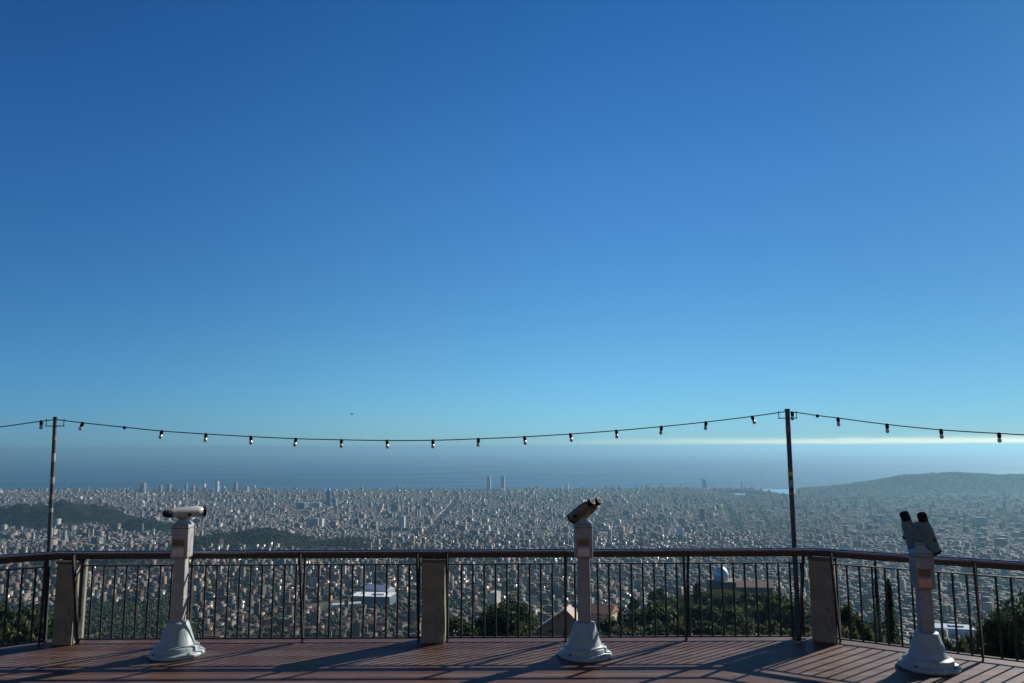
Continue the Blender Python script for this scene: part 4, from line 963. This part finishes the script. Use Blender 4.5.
# ------------------------------------------------------------------ light
SKY_T = ((.40, .84, 1.4, 1), (.42, .88, 1.16, 1), (.36, .86, 1.27, 1), (.20, .69, 1.18, 1), (.13, .36, .56, 1))
W = bpy.data.worlds.new('World'); SC.world = W; W.use_nodes = True; nt = W.node_tree
bg = nt.nodes['Background']; sky = nt.nodes.new('ShaderNodeTexSky'); sky.sky_type = 'NISHITA'; sky.sun_disc = False
sky.sun_elevation = SUN_EL; sky.sun_rotation = SUN_AZ; sky.altitude = 500; sky.air_density = 1.0; sky.dust_density = .2; sky.ozone_density = 3.0
tc = nt.nodes.new('ShaderNodeTexCoord'); sp_ = nt.nodes.new('ShaderNodeSeparateXYZ'); nt.links.new(tc.outputs['Generated'], sp_.inputs[0])
tr = nt.nodes.new('ShaderNodeValToRGB'); el = tr.color_ramp.elements     # deep clear winter air: bluer than the model's default
el[0].position, el[0].color = 0.0, SKY_T[0]; el[1].position, el[1].color = 1.0, SKY_T[4]
for q, pz in ((1, .12), (2, .33), (3, .56)):
    e = el.new(pz); e.color = SKY_T[q]
nt.links.new(sp_.outputs['Z'], tr.inputs['Fac'])
mul = nt.nodes.new('ShaderNodeVectorMath'); mul.operation = 'MULTIPLY'; nt.links.new(sky.outputs['Color'], mul.inputs[0]); nt.links.new(tr.outputs['Color'], mul.inputs[1])
# low bank of cloud far out at sea, under the sun
mpr = nt.nodes.new('ShaderNodeMapping'); mpr.inputs['Scale'].default_value = (16, 16, 60); nt.links.new(tc.outputs['Generated'], mpr.inputs['Vector'])
nr_n = nt.nodes.new('ShaderNodeTexNoise'); nr_n.inputs['Scale'].default_value = 1.0; nr_n.inputs['Detail'].default_value = 5; nt.links.new(mpr.outputs['Vector'], nr_n.inputs['Vector'])
ga_ = mth(nt, 'DIVIDE', mth(nt, 'SUBTRACT', mth(nt, 'ADD', sp_.outputs['Z'], mth(nt, 'MULTIPLY', mth(nt, 'SUBTRACT', nr_n.outputs['Fac'], .5), .006)), .0038), .0042)
gs = mth(nt, 'POWER', 2.718, mth(nt, 'MULTIPLY', mth(nt, 'MULTIPLY', ga_, ga_), -1.0))
azr = nt.nodes.new('ShaderNodeMapRange'); azr.interpolation_type = 'SMOOTHSTEP'; azr.inputs['From Min'].default_value = -.05; azr.inputs['From Max'].default_value = .62
nt.links.new(sp_.outputs['X'], azr.inputs['Value'])
front = mth(nt, 'GREATER_THAN', sp_.outputs['Y'], 0.0)
mpb = nt.nodes.new('ShaderNodeMapping'); mpb.inputs['Scale'].default_value = (5, 5, 420); nt.links.new(tc.outputs['Generated'], mpb.inputs['Vector'])
nb = nt.nodes.new('ShaderNodeTexNoise'); nb.inputs['Scale'].default_value = 1.0; nb.inputs['Detail'].default_value = 3; nt.links.new(mpb.outputs['Vector'], nb.inputs['Vector'])
fac = mth(nt, 'MULTIPLY', mth(nt, 'MULTIPLY', mth(nt, 'MULTIPLY', gs, azr.outputs['Result']), front), mth(nt, 'ADD', .35, mth(nt, 'MULTIPLY', nb.outputs['Fac'], 1.1)), clamp=True)
vR = nt.nodes.new('ShaderNodeMapRange'); vR.interpolation_type = 'SMOOTHSTEP'     # sky glow flattened round the sun's side
for k_, v_ in (('From Min', .02), ('From Max', .62), ('To Min', 1.0), ('To Max', .74)): vR.inputs[k_].default_value = v_
nt.links.new(sp_.outputs['X'], vR.inputs['Value'])
vL = nt.nodes.new('ShaderNodeMapRange'); vL.interpolation_type = 'SMOOTHSTEP'
for k_, v_ in (('From Min', -.10), ('From Max', -.60), ('To Min', 1.0), ('To Max', 0.0)): vL.inputs[k_].default_value = v_
nt.links.new(sp_.outputs['X'], vL.inputs['Value'])
vm = nt.nodes.new('ShaderNodeVectorMath'); vm.operation = 'SCALE'; nt.links.new(mul.outputs['Vector'], vm.inputs[0]); nt.links.new(vR.outputs['Result'], vm.inputs['Scale'])
vx = nt.nodes.new('ShaderNodeMix'); vx.data_type = 'RGBA'; vx.inputs['A'].default_value = (.72, .81, .93, 1); vx.inputs['B'].default_value = (1, 1, 1, 1); nt.links.new(vL.outputs['Result'], vx.inputs['Factor'])
v2 = nt.nodes.new('ShaderNodeVectorMath'); v2.operation = 'MULTIPLY'; nt.links.new(vm.outputs['Vector'], v2.inputs[0]); nt.links.new(vx.outputs['Result'], v2.inputs[1]); vm = v2
mul = vm
cm_ = nt.nodes.new('ShaderNodeMix'); cm_.data_type = 'RGBA'; nt.links.new(fac, cm_.inputs['Factor']); nt.links.new(mul.outputs['Vector'], cm_.inputs['A']); cm_.inputs['B'].default_value = (15.0, 15.6, 11.6, 1)
nt.links.new(cm_.outputs['Result'], bg.inputs['Color']); bg.inputs['Strength'].default_value = .05
sun = bpy.data.lights.new('sun', 'SUN'); sun.energy = 4.3; sun.angle = R(.53); sun.color = (1, .95, .87)
so = bpy.data.objects.new('sun', sun); COL.objects.link(so)
sd = Vector((math.sin(SUN_AZ) * math.cos(SUN_EL), math.cos(SUN_AZ) * math.cos(SUN_EL), math.sin(SUN_EL)))
so.rotation_euler = sd.to_track_quat('Z', 'Y').to_euler(); so.location = sd * 60

cam = bpy.data.cameras.new('camera'); co = bpy.data.objects.new('camera', cam); COL.objects.link(co); SC.camera = co
cam.sensor_width = 36; cam.lens = 36 * F / 1024; cam.clip_start = .05; cam.clip_end = 300000
co.matrix_world = Matrix.Translation((0, 0, CAM_Z)) @ Matrix.Rotation(R(90) + PITCH, 4, 'X') @ Matrix.Rotation(-ROLL, 4, 'Z')
SC.view_settings.view_transform = 'Standard'; SC.view_settings.look = 'None'; SC.view_settings.exposure = .68; SC.view_settings.gamma = 1
SC.cycles.use_denoising = True; SC.cycles.max_bounces = 6; SC.cycles.diffuse_bounces = 3; SC.cycles.volume_bounces = 0
